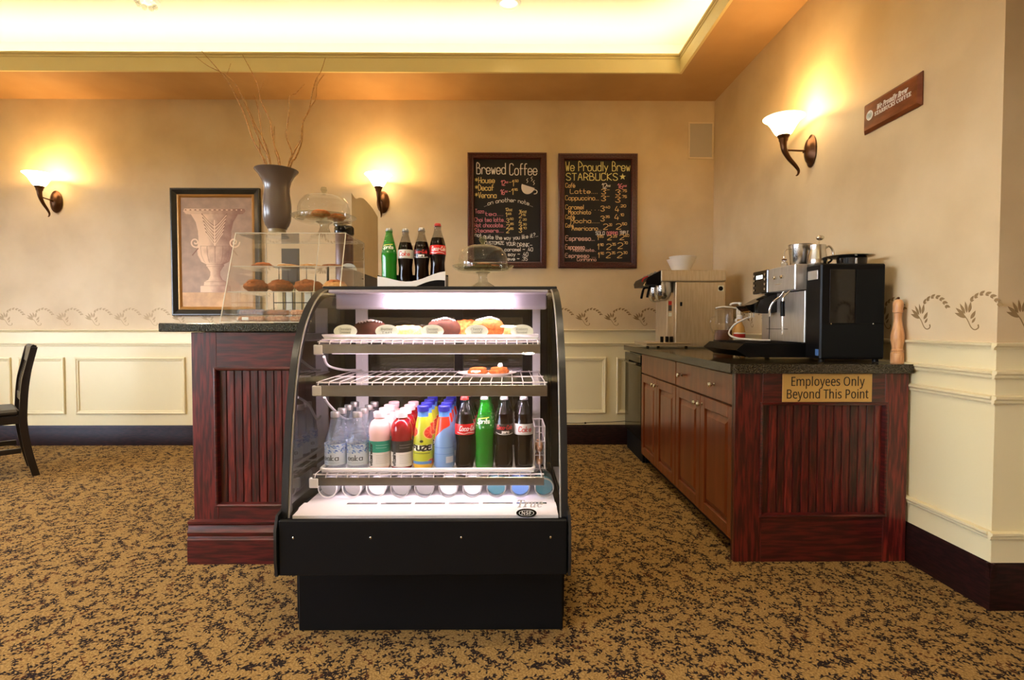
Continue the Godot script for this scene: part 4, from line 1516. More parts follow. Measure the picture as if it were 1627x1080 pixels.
# ---------------------------------------------------------------- bottles
func label_tex(kind: String) -> StandardMaterial3D:
	var key := "label_" + kind
	if M.has(key):
		return M[key]
	var img: Image
	var W := rgb(240, 236, 232)
	match kind:
		"cola":
			img = blank(512, 96, rgb(204, 34, 34))
			for x0 in [-128, 128, 384]:
				write(img, "Coca-Cola", x0 + 156 - 128 + 44, 58, 40, 156, W, 3.0, 0.0, 0.25)
				line(img, smooth([Vector2(x0 + 50, 74), Vector2(x0 + 110, 86), Vector2(x0 + 150, 76), Vector2(x0 + 210, 84)], 6), 3.0, W)
		"zero":
			img = blank(512, 96, rgb(26, 20, 20))
			for x0 in [-128, 128, 384]:
				write(img, "Coca-Cola", x0 + 56, 46, 34, 140, rgb(200, 40, 40), 3.0, 0.0, 0.25)
				write(img, "zero", x0 + 104, 80, 26, 60, W, 3.4)
				line(img, smooth([Vector2(x0 + 44, 76), Vector2(x0 + 90, 90), Vector2(x0 + 160, 92), Vector2(x0 + 206, 84)], 6), 2.6, W)
		"diet":
			img = blank(512, 96, rgb(206, 204, 200))
			for x0 in [-128, 128, 384]:
				write(img, "Coke", x0 + 72, 68, 44, 112, rgb(190, 52, 46), 3.6, 0.0, 0.15)
				line(img, [Vector2(x0, 88), Vector2(x0 + 256, 88)], 2.0, rgb(150, 148, 146))
		"sprite":
			img = blank(512, 160, rgb(28, 112, 28))
			for x0 in [-128, 128, 384]:
				write(img, "Sprite", x0 + 62, 96, 56, 130, W, 4.0, 0.0, 0.2)
				for s in [[52, 126], [206, 124], [128, 140]]:
					dab(img, Vector2(x0 + s[0], s[1]), 9.0, rgb(180, 214, 170))
				line(img, [Vector2(x0 + 66, 40), Vector2(x0 + 190, 26)], 6.0, rgb(214, 222, 90))
		"water":
			img = blank(512, 256, rgb(202, 216, 232))
			var r := RandomNumberGenerator.new()
			r.seed = 3
			for i in 260:
				dab(img, Vector2(r.randf() * 512, r.randf_range(4, 110)), r.randf_range(4, 11), [rgb(96, 136, 206), rgb(140, 172, 222), rgb(180, 204, 236), rgb(70, 104, 186)][r.randi() % 4])
			for x0 in [-128, 128, 384]:
				write(img, "eska", x0 + 64, 196, 62, 120, rgb(70, 78, 96), 4.0)
				line(img, [Vector2(x0 + 60, 226), Vector2(x0 + 190, 226)], 2.0, rgb(150, 164, 184))
		"teal", "dark":
			img = blank(512, 256, rgb(226, 222, 218))
			img.fill_rect(Rect2i(0, 0, 512, 112), rgb(34, 150, 126) if kind == "teal" else rgb(38, 34, 34))
			for x0 in [-128, 128, 384]:
				write(img, "vitaminwater", x0 + 74, 246, 34, 226, rgb(30, 28, 28) if kind == "teal" else rgb(60, 58, 58), 4.4, 0.0, 0.0, true)
				for k in 6:
					line(img, [Vector2(x0 + 108, 140 + k * 16), Vector2(x0 + 216, 140 + k * 16)], 1.6, rgb(176, 172, 168))
				line(img, [Vector2(x0 + 110, 40), Vector2(x0 + 214, 40)], 3.0, rgb(150, 200, 188) if kind == "teal" else rgb(126, 122, 120))
				line(img, [Vector2(x0 + 110, 66), Vector2(x0 + 190, 66)], 3.0, rgb(150, 200, 188) if kind == "teal" else rgb(126, 122, 120))
		"citrus", "berry":
			img = blank(512, 640, rgb(188, 196, 50) if kind == "citrus" else rgb(120, 158, 206))
			for x0 in [-128, 128, 384]:
				if kind == "citrus":
					for y in 90:
						img.fill_rect(Rect2i(x0, 640 - y - 1, 256, 1), rgb(226, 178, 40))
					for s in [[30, 190, 66], [226, 200, 84], [214, 560, 40]]:
						dab(img, Vector2(x0 + s[0], s[1]), s[2], rgb(236, 186, 110))
						dab(img, Vector2(x0 + s[0], s[1]), s[2] * 0.86, rgb(212, 62, 44))
						for k in 8:
							line(img, [Vector2(x0 + s[0], s[1]), Vector2(x0 + s[0], s[1]) + Vector2.from_angle(k * PI / 4) * s[2] * 0.8], 2.2, rgb(236, 150, 110))
					dab(img, Vector2(x0 + 128, 300), 16, rgb(60, 60, 30))
					img.fill_rect(Rect2i(x0 + 26, 346, 204, 76), rgb(246, 244, 232))
					write(img, "FUZE", x0 + 40, 410, 52, 176, rgb(18, 16, 16), 9.0)
					line(img, [Vector2(x0 + 60, 450), Vector2(x0 + 196, 450)], 4.0, rgb(96, 100, 40))
					img.fill_rect(Rect2i(x0 + 30, 548, 190, 36), rgb(84, 138, 206))
				else:
					fill_poly(img, [Vector2(x0 + 30, 0), Vector2(x0 + 226, 0), Vector2(x0 + 210, 110), Vector2(x0 + 128, 150), Vector2(x0 + 50, 250)], rgb(214, 58, 34))
					fill_poly(img, [Vector2(x0, 0), Vector2(x0 + 40, 0), Vector2(x0 + 60, 200), Vector2(x0 + 20, 330), Vector2(x0, 260)], rgb(232, 140, 50))
					line(img, [Vector2(x0 + 10, 380), Vector2(x0 + 246, 380)], 4.0, rgb(88, 128, 190))
					line(img, [Vector2(x0 + 10, 460), Vector2(x0 + 246, 460)], 3.0, rgb(88, 128, 190))
					img.fill_rect(Rect2i(x0 + 150, 490, 70, 80), rgb(196, 206, 222))
	var m := printed(key, img, 0.3)
	return m

# one bottle of each kind; profiles are (radius, height)
func bottle(kind: String):
	if proto.has(kind):
		return proto[kind]
	var o := Node3D.new()
	o.name = {"cola": "cola_bottle", "zero": "cola_bottle", "diet": "cola_bottle", "sprite": "soda_bottle", "water": "water_bottle", "teal": "drink_bottle", "dark": "drink_bottle", "citrus": "juice_bottle", "berry": "juice_bottle"}[kind]
	O = Vector3.ZERO
	match kind:
		"cola", "zero", "diet", "sprite":
			var green := kind == "sprite"
			var body := [0.0, 0.0, 0.029, 0.0, 0.0325, 0.006, 0.0335, 0.02, 0.033, 0.045, 0.0305, 0.075, 0.0305, 0.09, 0.034, 0.118, 0.0355, 0.132, 0.0352, 0.158, 0.032, 0.178, 0.026, 0.200]
			if green:
				body = [0.0, 0.0, 0.030, 0.0, 0.0335, 0.006, 0.0345, 0.02, 0.0335, 0.06, 0.0335, 0.10, 0.035, 0.125, 0.0345, 0.145, 0.031, 0.168, 0.026, 0.190, 0.024, 0.2]
			go()
			lathe(V(body + ([0.0, 0.2])), 20)
			part(o, "filled_body", M.lime_soda if green else M.cola)
			go()
			lathe(V([0.026 if not green else 0.024, 0.2, 0.0205, 0.215, 0.0165, 0.229, 0.0145, 0.240, 0.0145, 0.244, 0.016, 0.246, 0.016, 0.249, 0.0135, 0.251, 0.0135, 0.256]), 18)
			part(o, "neck", M.green_glass if green else M.cola_glass)
			go()
			if green:
				lathe(V([0.0339, 0.149, 0.0314, 0.168, 0.0265, 0.190, 0.0252, 0.196]), 24)
			else:
				lathe(V([0.0356, 0.127, 0.0361, 0.134, 0.0358, 0.158, 0.0345, 0.166]), 24)
			part(o, "label_band", label_tex(kind))
			go()
			lathe(V([0.0, 0.263, 0.0125, 0.263, 0.0145, 0.260, 0.0158, 0.253, 0.0158, 0.251, 0.0, 0.251]), 21, Vector3.ZERO, 1.0, 1.0, 0.03, 21)
			part(o, "crown_cap", {"cola": M.red_cap, "zero": M.silver_cap, "diet": M.silver_cap, "sprite": M.silver_cap}[kind])
		"water":
			go()
			lathe(V([0.0, 0.0, 0.036, 0.0, 0.0385, 0.006, 0.0385, 0.085, 0.036, 0.105, 0.026, 0.14, 0.0165, 0.170, 0.0155, 0.188]), 22)
			part(o, "glass_body", M.bottle_glass)
			go()
			lathe(V([0.0, 0.006, 0.034, 0.006, 0.0355, 0.01, 0.0355, 0.085, 0.033, 0.105, 0.024, 0.135, 0.0, 0.135]), 20)
			part(o, "water_fill", M.bottle_glass)
			go()
			lathe(V([0.039, 0.018, 0.039, 0.094]), 24)
			part(o, "label_band", label_tex("water"))
			go()
			lathe(V([0.0, 0.207, 0.0155, 0.207, 0.0165, 0.205, 0.0165, 0.187, 0.0, 0.187]), 24, Vector3.ZERO, 1, 1, 0.02, 24)
			part(o, "screw_cap", M.silver_cap)
		"teal", "dark":
			go()
			lathe(V([0.0, 0.0, 0.034, 0.0, 0.038, 0.006, 0.0385, 0.014, 0.0385, 0.105, 0.0375, 0.112, 0.0385, 0.118, 0.0395, 0.135, 0.037, 0.155, 0.030, 0.172, 0.0195, 0.181, 0.0185, 0.186, 0.0, 0.186]), 22)
			part(o, "filled_body", M.pink_drink if kind == "teal" else M.red_drink)
			go()
			lathe(V([0.0391, 0.012, 0.0391, 0.105]), 24)
			part(o, "label_band", label_tex(kind))
			go()
			lathe(V([0.0, 0.208, 0.019, 0.208, 0.0215, 0.206, 0.0215, 0.187, 0.0, 0.187]), 30, Vector3.ZERO, 1, 1, 0.015, 30)
			part(o, "screw_cap", M.pink_cap)
		"citrus", "berry":
			go()
			lathe(V([0.034, 0.006, 0.0375, 0.012, 0.038, 0.05, 0.0365, 0.085, 0.034, 0.115, 0.030, 0.145, 0.024, 0.175, 0.0205, 0.190]), 24)
			part(o, "sleeve", label_tex(kind))
			go()
			lathe(V([0.0, 0.0, 0.031, 0.0, 0.0335, 0.005, 0.0335, 0.008, 0.0, 0.008]), 20)
			part(o, "base", M.blue_drink if kind == "berry" else M.gold_drink)
			go()
			lathe(V([0.0203, 0.190, 0.0195, 0.196, 0.0195, 0.208, 0.0, 0.208]), 20)
			part(o, "seal", M.sky_seal)
			go()
			lathe(V([0.0, 0.229, 0.019, 0.229, 0.021, 0.227, 0.021, 0.209, 0.0, 0.209]), 30, Vector3.ZERO, 1, 1, 0.015, 30)
			part(o, "screw_cap", M.navy_cap)
	proto[kind] = o
	return o

func place_bottle(kind: String, at: Vector3, label: String, group: String, turn := 0.0, scale_ := 1.0):
	var p = bottle(kind)
	var o = p.duplicate()
	o.name = numbered(String(p.name))
	add_child(o)
	o.position = at
	o.rotation.y = turn
	o.scale = Vector3.ONE * scale_
	tag(o, label, "bottle", group)
	return o

func bottles():
	var y := 0.5335
	var row := ["front", "second", "third", "fourth"]
	var cols := [["water", -0.630, "clear water bottle, %s in the left column of blue-labelled bottles"], ["water", -0.549, "clear water bottle, %s in the right column of blue-labelled bottles"], ["teal", -0.468, "pale pink drink bottle with teal label, %s of its column"], ["dark", -0.388, "red drink bottle with black and white label, %s of its column"], ["citrus", -0.309, "yellow green juice bottle with grapefruit print, %s of its column"], ["berry", -0.232, "pale blue juice bottle with red neck, %s of its column"], ["cola", -0.157, "dark cola bottle with red label on the case shelf, %s of its column"], ["sprite", -0.0845, "green glass soda bottle on the case shelf, %s of its column"], ["zero", -0.0125, "dark cola bottle with black label on the case shelf, %s of its column"], ["diet", 0.060, "dark cola bottle with silver label on the case shelf, %s of its column"]]
	var r := RandomNumberGenerator.new()
	r.seed = 77
	for c in cols:
		for i in 4:
			place_bottle(c[0], Vector3(c[1] - 0.002, y, -1.955 - i * 0.083), c[2] % (row[i] + (" one" if i == 0 else " from front")), "bottles on the lowest case shelf", r.randf_range(-0.25, 0.25))
	var t = thing("bottle_tray", "white plastic tray under the bottles on the lowest case shelf", "tray", Vector3(-0.29, 0.527, -2.09))
	go()
	span(-0.38, 0.385, 0.0, 0.006, -0.18, 0.18, 0.003)
	part(t, "tray_floor", M.white_plastic)
	go()
	var rim := []
	for a in [[0.365, 0.16, 0.0], [-0.365, 0.16, PI / 2], [-0.365, -0.16, PI], [0.365, -0.16, PI * 1.5]]:
		for k in 5:
			var q: float = a[2] + PI / 2 * k / 4.0
			rim.append(Vector3(a[0] + cos(q) * 0.02, 0.012, a[1] + sin(q) * 0.02))
	rim.append(rim[0])
	tube(rim, 0.006, 6, false)
	part(t, "rim", M.white_plastic)
	# bottles that lie on the deck with their bases to the front
	for i in 10:
		var x := -0.655 + i * 0.0875
		var o = thing("lying_bottle", "clear bottle lying on the white deck, number %s from the left, base forward" % ["one", "two", "three", "four", "five", "six", "seven", "eight", "nine", "ten"][i], "bottle", Vector3(x, 0.4655, -1.93), "bottles lying on the deck of the case")
		go()
		X = Transform3D(Basis(Vector3(1, 0, 0), Vector3(0, 0, -1), Vector3(0, 1, 0)), Vector3.ZERO)
		lathe(V([0.0, 0.008, 0.022, 0.004, 0.032, 0.0, 0.0365, 0.004, 0.0375, 0.012, 0.0375, 0.11, 0.030, 0.14, 0.016, 0.17, 0.015, 0.19]), 22)
		part(o, "body", M.bottle_glass)
		go()
		X = Transform3D(Basis(Vector3(1, 0, 0), Vector3(0, 0, -1), Vector3(0, 1, 0)), Vector3.ZERO)
		lathe(V([0.031, -0.001, 0.0335, -0.002, 0.036, 0.001, 0.034, 0.002]), 22)
		part(o, "base_ring", M.white_plastic if i < 3 else M.lens_grey)
		go()
		X = Transform3D(Basis(Vector3(1, 0, 0), Vector3(0, 0, -1), Vector3(0, 1, 0)), Vector3.ZERO)
		lathe(V([0.0345, 0.03, 0.0345, 0.1]), 22)
		lathe(V([0.0, 0.031, 0.034, 0.031]), 22)
		part(o, "label_band", [M.lens_grey, M.lens_grey, M.white_plastic, M.lens_grey, M.lens_grey, M.white_plastic, M.white_plastic, M.teal_print, M.sky_seal, M.teal_print][i])
		go()
		X = Transform3D(Basis(Vector3(1, 0, 0), Vector3(0, 0, -1), Vector3(0, 1, 0)), Vector3.ZERO)
		lathe(V([0.0, 0.21, 0.0165, 0.21, 0.0165, 0.19, 0.0, 0.19]), 16)
		part(o, "screw_cap", M.white_plastic)
	# the wire basket at the end of the shelf and the wrapped sandwich in it
	var b = thing("wire_basket", "small white wire basket at the end of the lowest case shelf", "basket", Vector3(0.1165, 0.528, -2.03))
	go()
	for q in [0.0, 0.05, 0.1, 0.155]:
		tube([Vector3(-0.019, q + 0.002, -0.08), Vector3(-0.019, q + 0.002, 0.08), Vector3(0.019, q + 0.002, 0.08), Vector3(0.019, q + 0.002, -0.08), Vector3(-0.019, q + 0.002, -0.08)], 0.0024, 6)
	for p in [[-0.019, 0.08], [0.0, 0.08], [0.019, 0.08], [-0.019, -0.08], [0.019, -0.08], [0.019, 0.0]]:
		tube([Vector3(p[0], 0.002, p[1]), Vector3(p[0], 0.157, p[1])], 0.0024, 6)
	part(b, "wire_frame", M.white_wire)
	for i in 2:
		var s = thing("wrapped_bun", ["pale wrapped bun at the bottom of the white wire basket", "pale wrapped bun on top in the white wire basket"][i], "food", Vector3(0.1165, 0.5325 + i * 0.048, -2.0), "wrapped buns in the wire basket")
		go()
		blob(Vector3(0, 0.023, 0), Vector3(0.0145, 0.022, 0.06), 12, 8, 0.12, i)
		part(s, "bun", M.sandwich)
		go()
		blob(Vector3(0, 0.0235, 0), Vector3(0.016, 0.0232, 0.064), 12, 8, 0.25, i + 5)
		part(s, "film", M.wrap_film)

func food_in_case():
	# oval cards along the front of the top shelf
	var words := ["one", "two", "three", "four", "five"]
	var xs := [-0.603, -0.449, -0.281, -0.116, 0.052]
	for i in 5:
		var o = thing("price_card", "pale oval name card on the top case shelf, number %s from the left" % words[i], "card", Vector3(xs[i], 1.010, -1.99), "oval name cards on the top case shelf")
		go()
		X = Transform3D(Basis(Vector3(1, 0, 0), Vector3(0, 0.15, 1).normalized(), Vector3(0, -1, 0.15).normalized()), Vector3(0, 0.024, 0))
		lathe(V([0.0, 0.002, 0.043, 0.002, 0.043, 0.0, 0.0, 0.0]), 28, Vector3.ZERO, 1.0, 0.58)
		var c = part(o, "card", M.white_card)
		letters(c, ["Chocolate", "Butter", "Chocolate", "Cherry", "Blueberry"][i], M.card_ink, 0.009, Vector3(0, 0.032, 0.0045), 0.045, Vector3(-0.15, 0, 0), true)
		letters(c, ["Croissant", "Tart", "Danish", "Danish", "Scone"][i], M.card_ink, 0.008, Vector3(0, 0.020, 0.0028), 0.04, Vector3(-0.15, 0, 0), true)
	var t = thing("pastry_tray", "shallow clear tray under the pastries on the top case shelf", "tray", Vector3(-0.285, 1.0025, -2.12))
	go()
	span(-0.40, 0.40, 0.0, 0.004, -0.15, 0.15, 0.001)
	part(t, "tray_floor", M.white_plastic)
	go()
	framed(-0.4, 0.4, -0.15, 0.15, V([0.010, 0, 0.0, 0.02, 0.004, 0.02, 0.014, 0.004]))
	var rim = part(t, "rim", M.white_plastic)
	rim.rotation.x = -PI / 2
	var kinds := [["chocolate roll with white drizzle left on the top case shelf", -0.53, "chocolate", 0.045, true], ["small golden tart on the top case shelf", -0.385, "dough", 0.034, false], ["dark roll with pink drizzle in the middle of the top case shelf", -0.245, "chocolate", 0.05, true], ["curled golden croissant on the top case shelf", -0.165, "glazed", 0.05, false], ["nut topped pastry on the top case shelf", -0.075, "crust", 0.052, true], ["small plain roll right on the top case shelf", 0.04, "dough", 0.03, false]]
	for a in kinds:
		var o = thing("pastry", a[0], "pastry", Vector3(a[1], 1.0075, -2.07 if a[2] != "glazed" and a[1] < 0.0 else -2.17), "pastries on the top case shelf", 0.3)
		o.scale = Vector3(1.0, 1.4, 1.1)
		go()
		var arc := []
		var rad := []
		for i in 9:
			var q := -1.1 + 2.2 * i / 8.0
			arc.append(Vector3(sin(q) * 0.055, a[3] * 0.5, cos(q) * 0.05 - 0.04))
			rad.append(a[3] * 0.5 * (0.55 + 0.45 * cos(q * 0.9)) * (1.0 + 0.1 * (i % 2)))
		tube(arc, rad, 12)
		part(o, "dough_body", M[a[2]])
		if a[4]:
			go()
			var zig := []
			for i in 17:
				var q := -0.9 + 1.8 * i / 16.0
				zig.append(Vector3(sin(q) * 0.055, a[3] * (1.08 - 0.18 * absf(q)), cos(q) * 0.05 - 0.04 + (0.014 if i % 2 else -0.012)))
			tube(zig, 0.0034, 6)
			part(o, "icing", M.icing)
	var pl = thing("serving_plate", "oval cream plate with eclairs on the middle case shelf", "plate", Vector3(-0.082, 0.860, -2.06))
	go()
	lathe(V([0.0, 0.0, 0.07, 0.0, 0.09, 0.006, 0.115, 0.014, 0.116, 0.016, 0.09, 0.010, 0.07, 0.004, 0.0, 0.004]), 32, Vector3.ZERO, 1.0, 0.72)
	part(pl, "dish", M.plate_white)
	for i in 2:
		var o = thing("eclair", ["glazed eclair at the left of the oval plate", "glazed eclair topped with cream at the right of the oval plate"][i], "pastry", Vector3(-0.115 + i * 0.08, 0.8645, -2.05 - i * 0.01), "eclairs on the oval plate", 0.25)
		go()
		blob(Vector3(0, 0.014, 0), Vector3(0.042, 0.014, 0.02), 16, 8, 0.1, i)
		part(o, "choux", M.crust)
		go()
		blob(Vector3(0.0, 0.026, 0), Vector3(0.034, 0.006, 0.014), 14, 6, 0.2, i + 3)
		part(o, "glaze", M.glazed)
		if i == 1:
			go()
			blob(Vector3(0.006, 0.036, 0), Vector3(0.011, 0.011, 0.010), 10, 8, 0.3, 8)
			part(o, "cream", M.icing)

# ---------------------------------------------------------------- on the case and the left counter
func cake_stand(label: String, at: Vector3, r: float, h: float, filling: String, dome_h: float):
	var o = thing("cake_stand", label, "cake stand", at, "glass cake stands with domes")
	go()
	lathe(V([0.0, 0.002, r * 0.40, 0.0, r * 0.42, 0.006, r * 0.30, 0.016, r * 0.17, h * 0.35, r * 0.13, h * 0.6, r * 0.15, h * 0.78, r * 0.26, h - 0.008, 0.0, h - 0.008]), 28, Vector3.ZERO, 1, 1, 0.035, 14)
	part(o, "pedestal", M.stand_glass)
	go()
	lathe(V([0.0, h - 0.008, r * 0.72, h - 0.008, r * 0.86, h, r * 0.97, h + 0.012, r, h + 0.018, r * 0.97, h + 0.02, r * 0.84, h + 0.007, r * 0.7, h, 0.0, h]), 40)
	part(o, "plate", M.stand_glass)
	go()
	var d := r * 0.81
	var y := h + 0.002
	lathe(V([d, y, d * 1.01, y + 0.006, d * 0.985, y + dome_h * 0.45, d * 0.93, y + dome_h * 0.66, d * 0.78, y + dome_h * 0.86, d * 0.5, y + dome_h * 0.97, d * 0.12, y + dome_h, 0.0, y + dome_h]), 40)
	var dm = part(o, "dome", M.dome_glass)
	go()
	lathe(V([0.0, y + dome_h, 0.010, y + dome_h, 0.007, y + dome_h + 0.008, 0.012, y + dome_h + 0.014, 0.017, y + dome_h + 0.024, 0.013, y + dome_h + 0.036, 0.0, y + dome_h + 0.04]), 16)
	part(dm, "knob", M.stand_glass)
	go()
	lathe(V([d * 1.0, y, d * 1.035, y + 0.003, d * 1.0, y + 0.008]), 40)
	part(dm, "dome_rim", M.stand_glass)
	for i in 3:
		var a := 0.6 + TAU * i / 3
		var c = thing("sweet_bun", ("golden bun under the glass dome on the acrylic box, " if filling == "dough" else "dark brown cake slice under the glass dome on the display case, ") + ["first", "second", "third"][i] + " of three", "pastry", at + Vector3(cos(a) * d * 0.48, y + 0.001, -sin(a) * d * 0.48), "cakes under the glass domes")
		go()
		if filling == "dough":
			blob(Vector3(0, 0.019, 0), Vector3(0.046, 0.019, 0.042), 16, 8, 0.15, i)
			part(c, "bun", M.glazed if i != 1 else M.dough)
		else:
			prism(V([-0.036, 0.0, 0.036, 0.0, 0.034, 0.016, -0.034, 0.016]), -0.02, 0.02)
			part(c, "sponge", M.chocolate)
			go()
			blob(Vector3(0, 0.018, 0), Vector3(0.03, 0.007, 0.018), 12, 6, 0.2, i)
			part(c, "frosting", M.crust)

func on_the_case():
	# the folded display tray that holds four bottles
	var o = thing("bottle_display", "white and black folded display tray holding four soda bottles on the case", "display tray", Vector3(-0.398, 1.2125, -2.27))
	go()
	var wave := [Vector2(-0.14, 0.0)]
	for i in 13:
		var t := i / 12.0
		wave.append(Vector2(-0.14 + 0.28 * t, 0.030 + 0.016 * cos(t * TAU * 0.92 + 0.4) + 0.020 * t))
	wave.append(Vector2(0.14, 0.0))
	prism(wave, 0.052, 0.054)
	part(o, "front_flap", M.white_plastic)
	go()
	var low := [Vector2(0.02, 0.001)]
	for i in 9:
		var t := i / 8.0
		low.append(Vector2(0.02 + 0.118 * t, 0.004 + 0.026 * sin(t * PI * 0.62)))
	low.append(Vector2(0.138, 0.001))
	prism(low, 0.0541, 0.0549)
	part(o, "black_swoosh", M.black_plastic)
	go()
	span(-0.14, 0.14, 0.0, 0.004, -0.054, 0.0515)
	span(-0.14, -0.137, 0.004, 0.05, -0.054, 0.0515)
	span(0.137, 0.14, 0.004, 0.05, -0.054, 0.0515)
	span(-0.14, 0.14, 0.004, 0.06, -0.054, -0.051)
	part(o, "box", M.black_plastic)
	for a in [["sprite", -0.501, "green glass soda bottle standing in the display tray on top of the case", 0.94, 0.0], ["diet", -0.432, "cola bottle with silver label in the display tray on top of the case", 0.93, 0.0], ["zero", -0.364, "cola bottle with black label in the display tray on top of the case", 0.945, 0.0], ["cola", -0.2965, "tallest cola bottle with red label in the display tray on top of the case", 0.97, 0.012]]:
		place_bottle(a[0], Vector3(a[1], 1.217 + a[4], -2.272), a[2], "bottles in the display tray", 0.0, a[3])
	var r = thing("bottle_riser", "small black riser under the tallest bottle in the display tray", "riser", Vector3(-0.2965, 1.2167, -2.272))
	go()
	span(-0.034, 0.034, 0.0, 0.012, -0.036, 0.036, 0.002)
	part(r, "block", M.black_plastic)
	cake_stand("glass cake stand with dome and dark cakes on the display case", Vector3(-0.107, 1.2125, -2.30), 0.132, 0.078, "cake", 0.105)

func on_the_left_counter():
	# slanted acrylic box with two shelves
	var o = thing("acrylic_pastry_box", "clear slant-front acrylic box with pastries on the granite counter", "display box", Vector3(-1.01, 1.0655, -2.61), "", 0.0, true)
	var xa := -1.275
	var xb := -0.757
	var zb := -2.84
	var side := [Vector2(-2.375, 1.066), Vector2(-2.525, 1.483), Vector2(zb, 1.483), Vector2(zb, 1.066)]
	for x in [[xa, "left_side"], [xb - 0.004, "right_side"]]:
		go()
		across(zy(side), x[0], x[0] + 0.004)
		part(o, "side_panel", M.acrylic)
	go()
	across(zy([Vector2(-2.378, 1.072), Vector2(-2.526, 1.482), Vector2(-2.531, 1.482), Vector2(-2.383, 1.072)]), xa + 0.004, xb - 0.004)
	part(o, "front_panel", M.acrylic)
	go()
	span(xa, xb, 1.484, 1.489, zb, -2.522)
	part(o, "top_panel", M.acrylic)
	go()
	span(xa + 0.004, xb - 0.004, 1.066, 1.072, zb, -2.38)
	part(o, "base_panel", M.acrylic)
	for a in [[1.325, -2.475], [1.205, -2.43]]:
		go()
		span(xa + 0.004, xb - 0.004, a[0], a[0] + 0.004, zb + 0.02, a[1] - 0.012)
		var s = part(o, "shelf", M.acrylic)
		go()
		tube([Vector3(xa + 0.005, a[0] + 0.002, a[1] - 0.012), Vector3(xb - 0.005, a[0] + 0.002, a[1] - 0.012)], 0.002, 6)
		part(s, "shelf_edge", M.acrylic_edge)
	go()
	var e := 0.0022
	for x in [xa + 0.002, xb - 0.002]:
		tube([Vector3(x, 1.067, -2.376), Vector3(x, 1.486, -2.524), Vector3(x, 1.486, zb), Vector3(x, 1.067, zb)], e, 6)
	tube([Vector3(xa, 1.486, -2.524), Vector3(xb, 1.486, -2.524)], e, 6)
	tube([Vector3(xa, 1.486, zb), Vector3(xb, 1.486, zb)], e, 6)
	tube([Vector3(xa, 1.069, -2.378), Vector3(xb, 1.069, -2.378)], e, 6)
	part(o, "polished_edges", M.acrylic_edge)
	go()
	tube([Vector3(-0.885, 1.329, -2.49), Vector3(-0.885, 1.484, -2.535)], 0.002, 6)
	tube([Vector3(-0.885, 1.209, -2.45), Vector3(-0.885, 1.325, -2.48)], 0.002, 6)
	part(o, "divider_edge", M.acrylic_edge)
	go()
	for y in [1.30, 1.40, 1.455]:
		X = Transform3D(Basis(Vector3(0, 1, 0), Vector3(1, 0, 0), Vector3(0, 0, 1)), Vector3(xb, y, zb + 0.03))
		lathe(V([0, 0, 0.006, 0, 0.006, 0.004, 0, 0.005]), 10)
	part(o, "screw_caps", M.chrome)
	# what is in it
	var pastries := [[-1.18, "dark", "flat nut pastry in the upper left of the acrylic box"], [-1.06, "dough", "flat golden pastry in the middle of the upper acrylic shelf"], [-0.95, "dough", "pale flat pastry beside the divider on the upper acrylic shelf"], [-0.845, "crust", "dark flat pastry at the end of the upper acrylic shelf"]]
	for a in pastries:
		var p = thing("flat_pastry", a[2], "pastry", Vector3(a[0], 1.3295, -2.60), "pastries on the upper acrylic shelf")
		go()
		blob(Vector3(0, 0.010, 0), Vector3(0.052, 0.010, 0.06), 16, 6, 0.2, int(a[0] * -100))
		part(p, "crust", M.crust if a[1] == "dark" else M[a[1]])
		if a[1] == "dark":
			go()
			blob(Vector3(0, 0.02, 0), Vector3(0.034, 0.009, 0.035), 12, 6, 0.4, 7)
			part(p, "topping", M.glazed)
	for a in [[-1.13, "left"], [-0.99, "middle"], [-0.80, "far end"]]:
		var c = thing("name_card", "white half-oval name card on the upper acrylic shelf, %s" % {"left": "behind the nut pastry", "middle": "behind the golden pastry", "far end": "next to the box end"}[a[1]], "card", Vector3(a[0], 1.3295, -2.70), "cards on the upper acrylic shelf")
		go()
		var half := []
		for i in 13:
			var t := PI * i / 12
			half.append(Vector2(cos(t) * 0.042, sin(t) * 0.036))
		prism(half, 0, 0.002)
		part(c, "card", M.white_card)
		letters(c, ["Maple", "Carrot", "Lemon"][[-1.13, -0.99, -0.80].find(a[0])], M.card_ink, 0.008, Vector3(0, 0.016, 0.0028), 0.04, Vector3.ZERO, true)
	for a in [[-1.205, "knobbly brown muffin loaf at the left of the lower acrylic shelf"], [-1.088, "ridged brown muffin loaf on the lower acrylic shelf"], [-0.955, "large dark brown loaf on the lower acrylic shelf"], [-0.83, "golden round bun on the lower acrylic shelf behind the case"]]:
		var p = thing("loaf", a[1], "pastry", Vector3(a[0], 1.2095, -2.58), "loaves on the lower acrylic shelf")
		go()
		blob(Vector3(0, 0.030, 0), Vector3(0.052 if a[0] != -0.955 else 0.066, 0.030, 0.07), 18, 10, 0.3, int(a[0] * -90))
		part(p, "crumb", M.crust if a[0] < -0.9 else M.dough)
		go()
		blob(Vector3(0, 0.048, 0), Vector3(0.04, 0.016, 0.055), 14, 8, 0.5, int(a[0] * -70))
		part(p, "top_crust", M.crust if a[0] != -0.83 else M.glazed)
	var n := 0
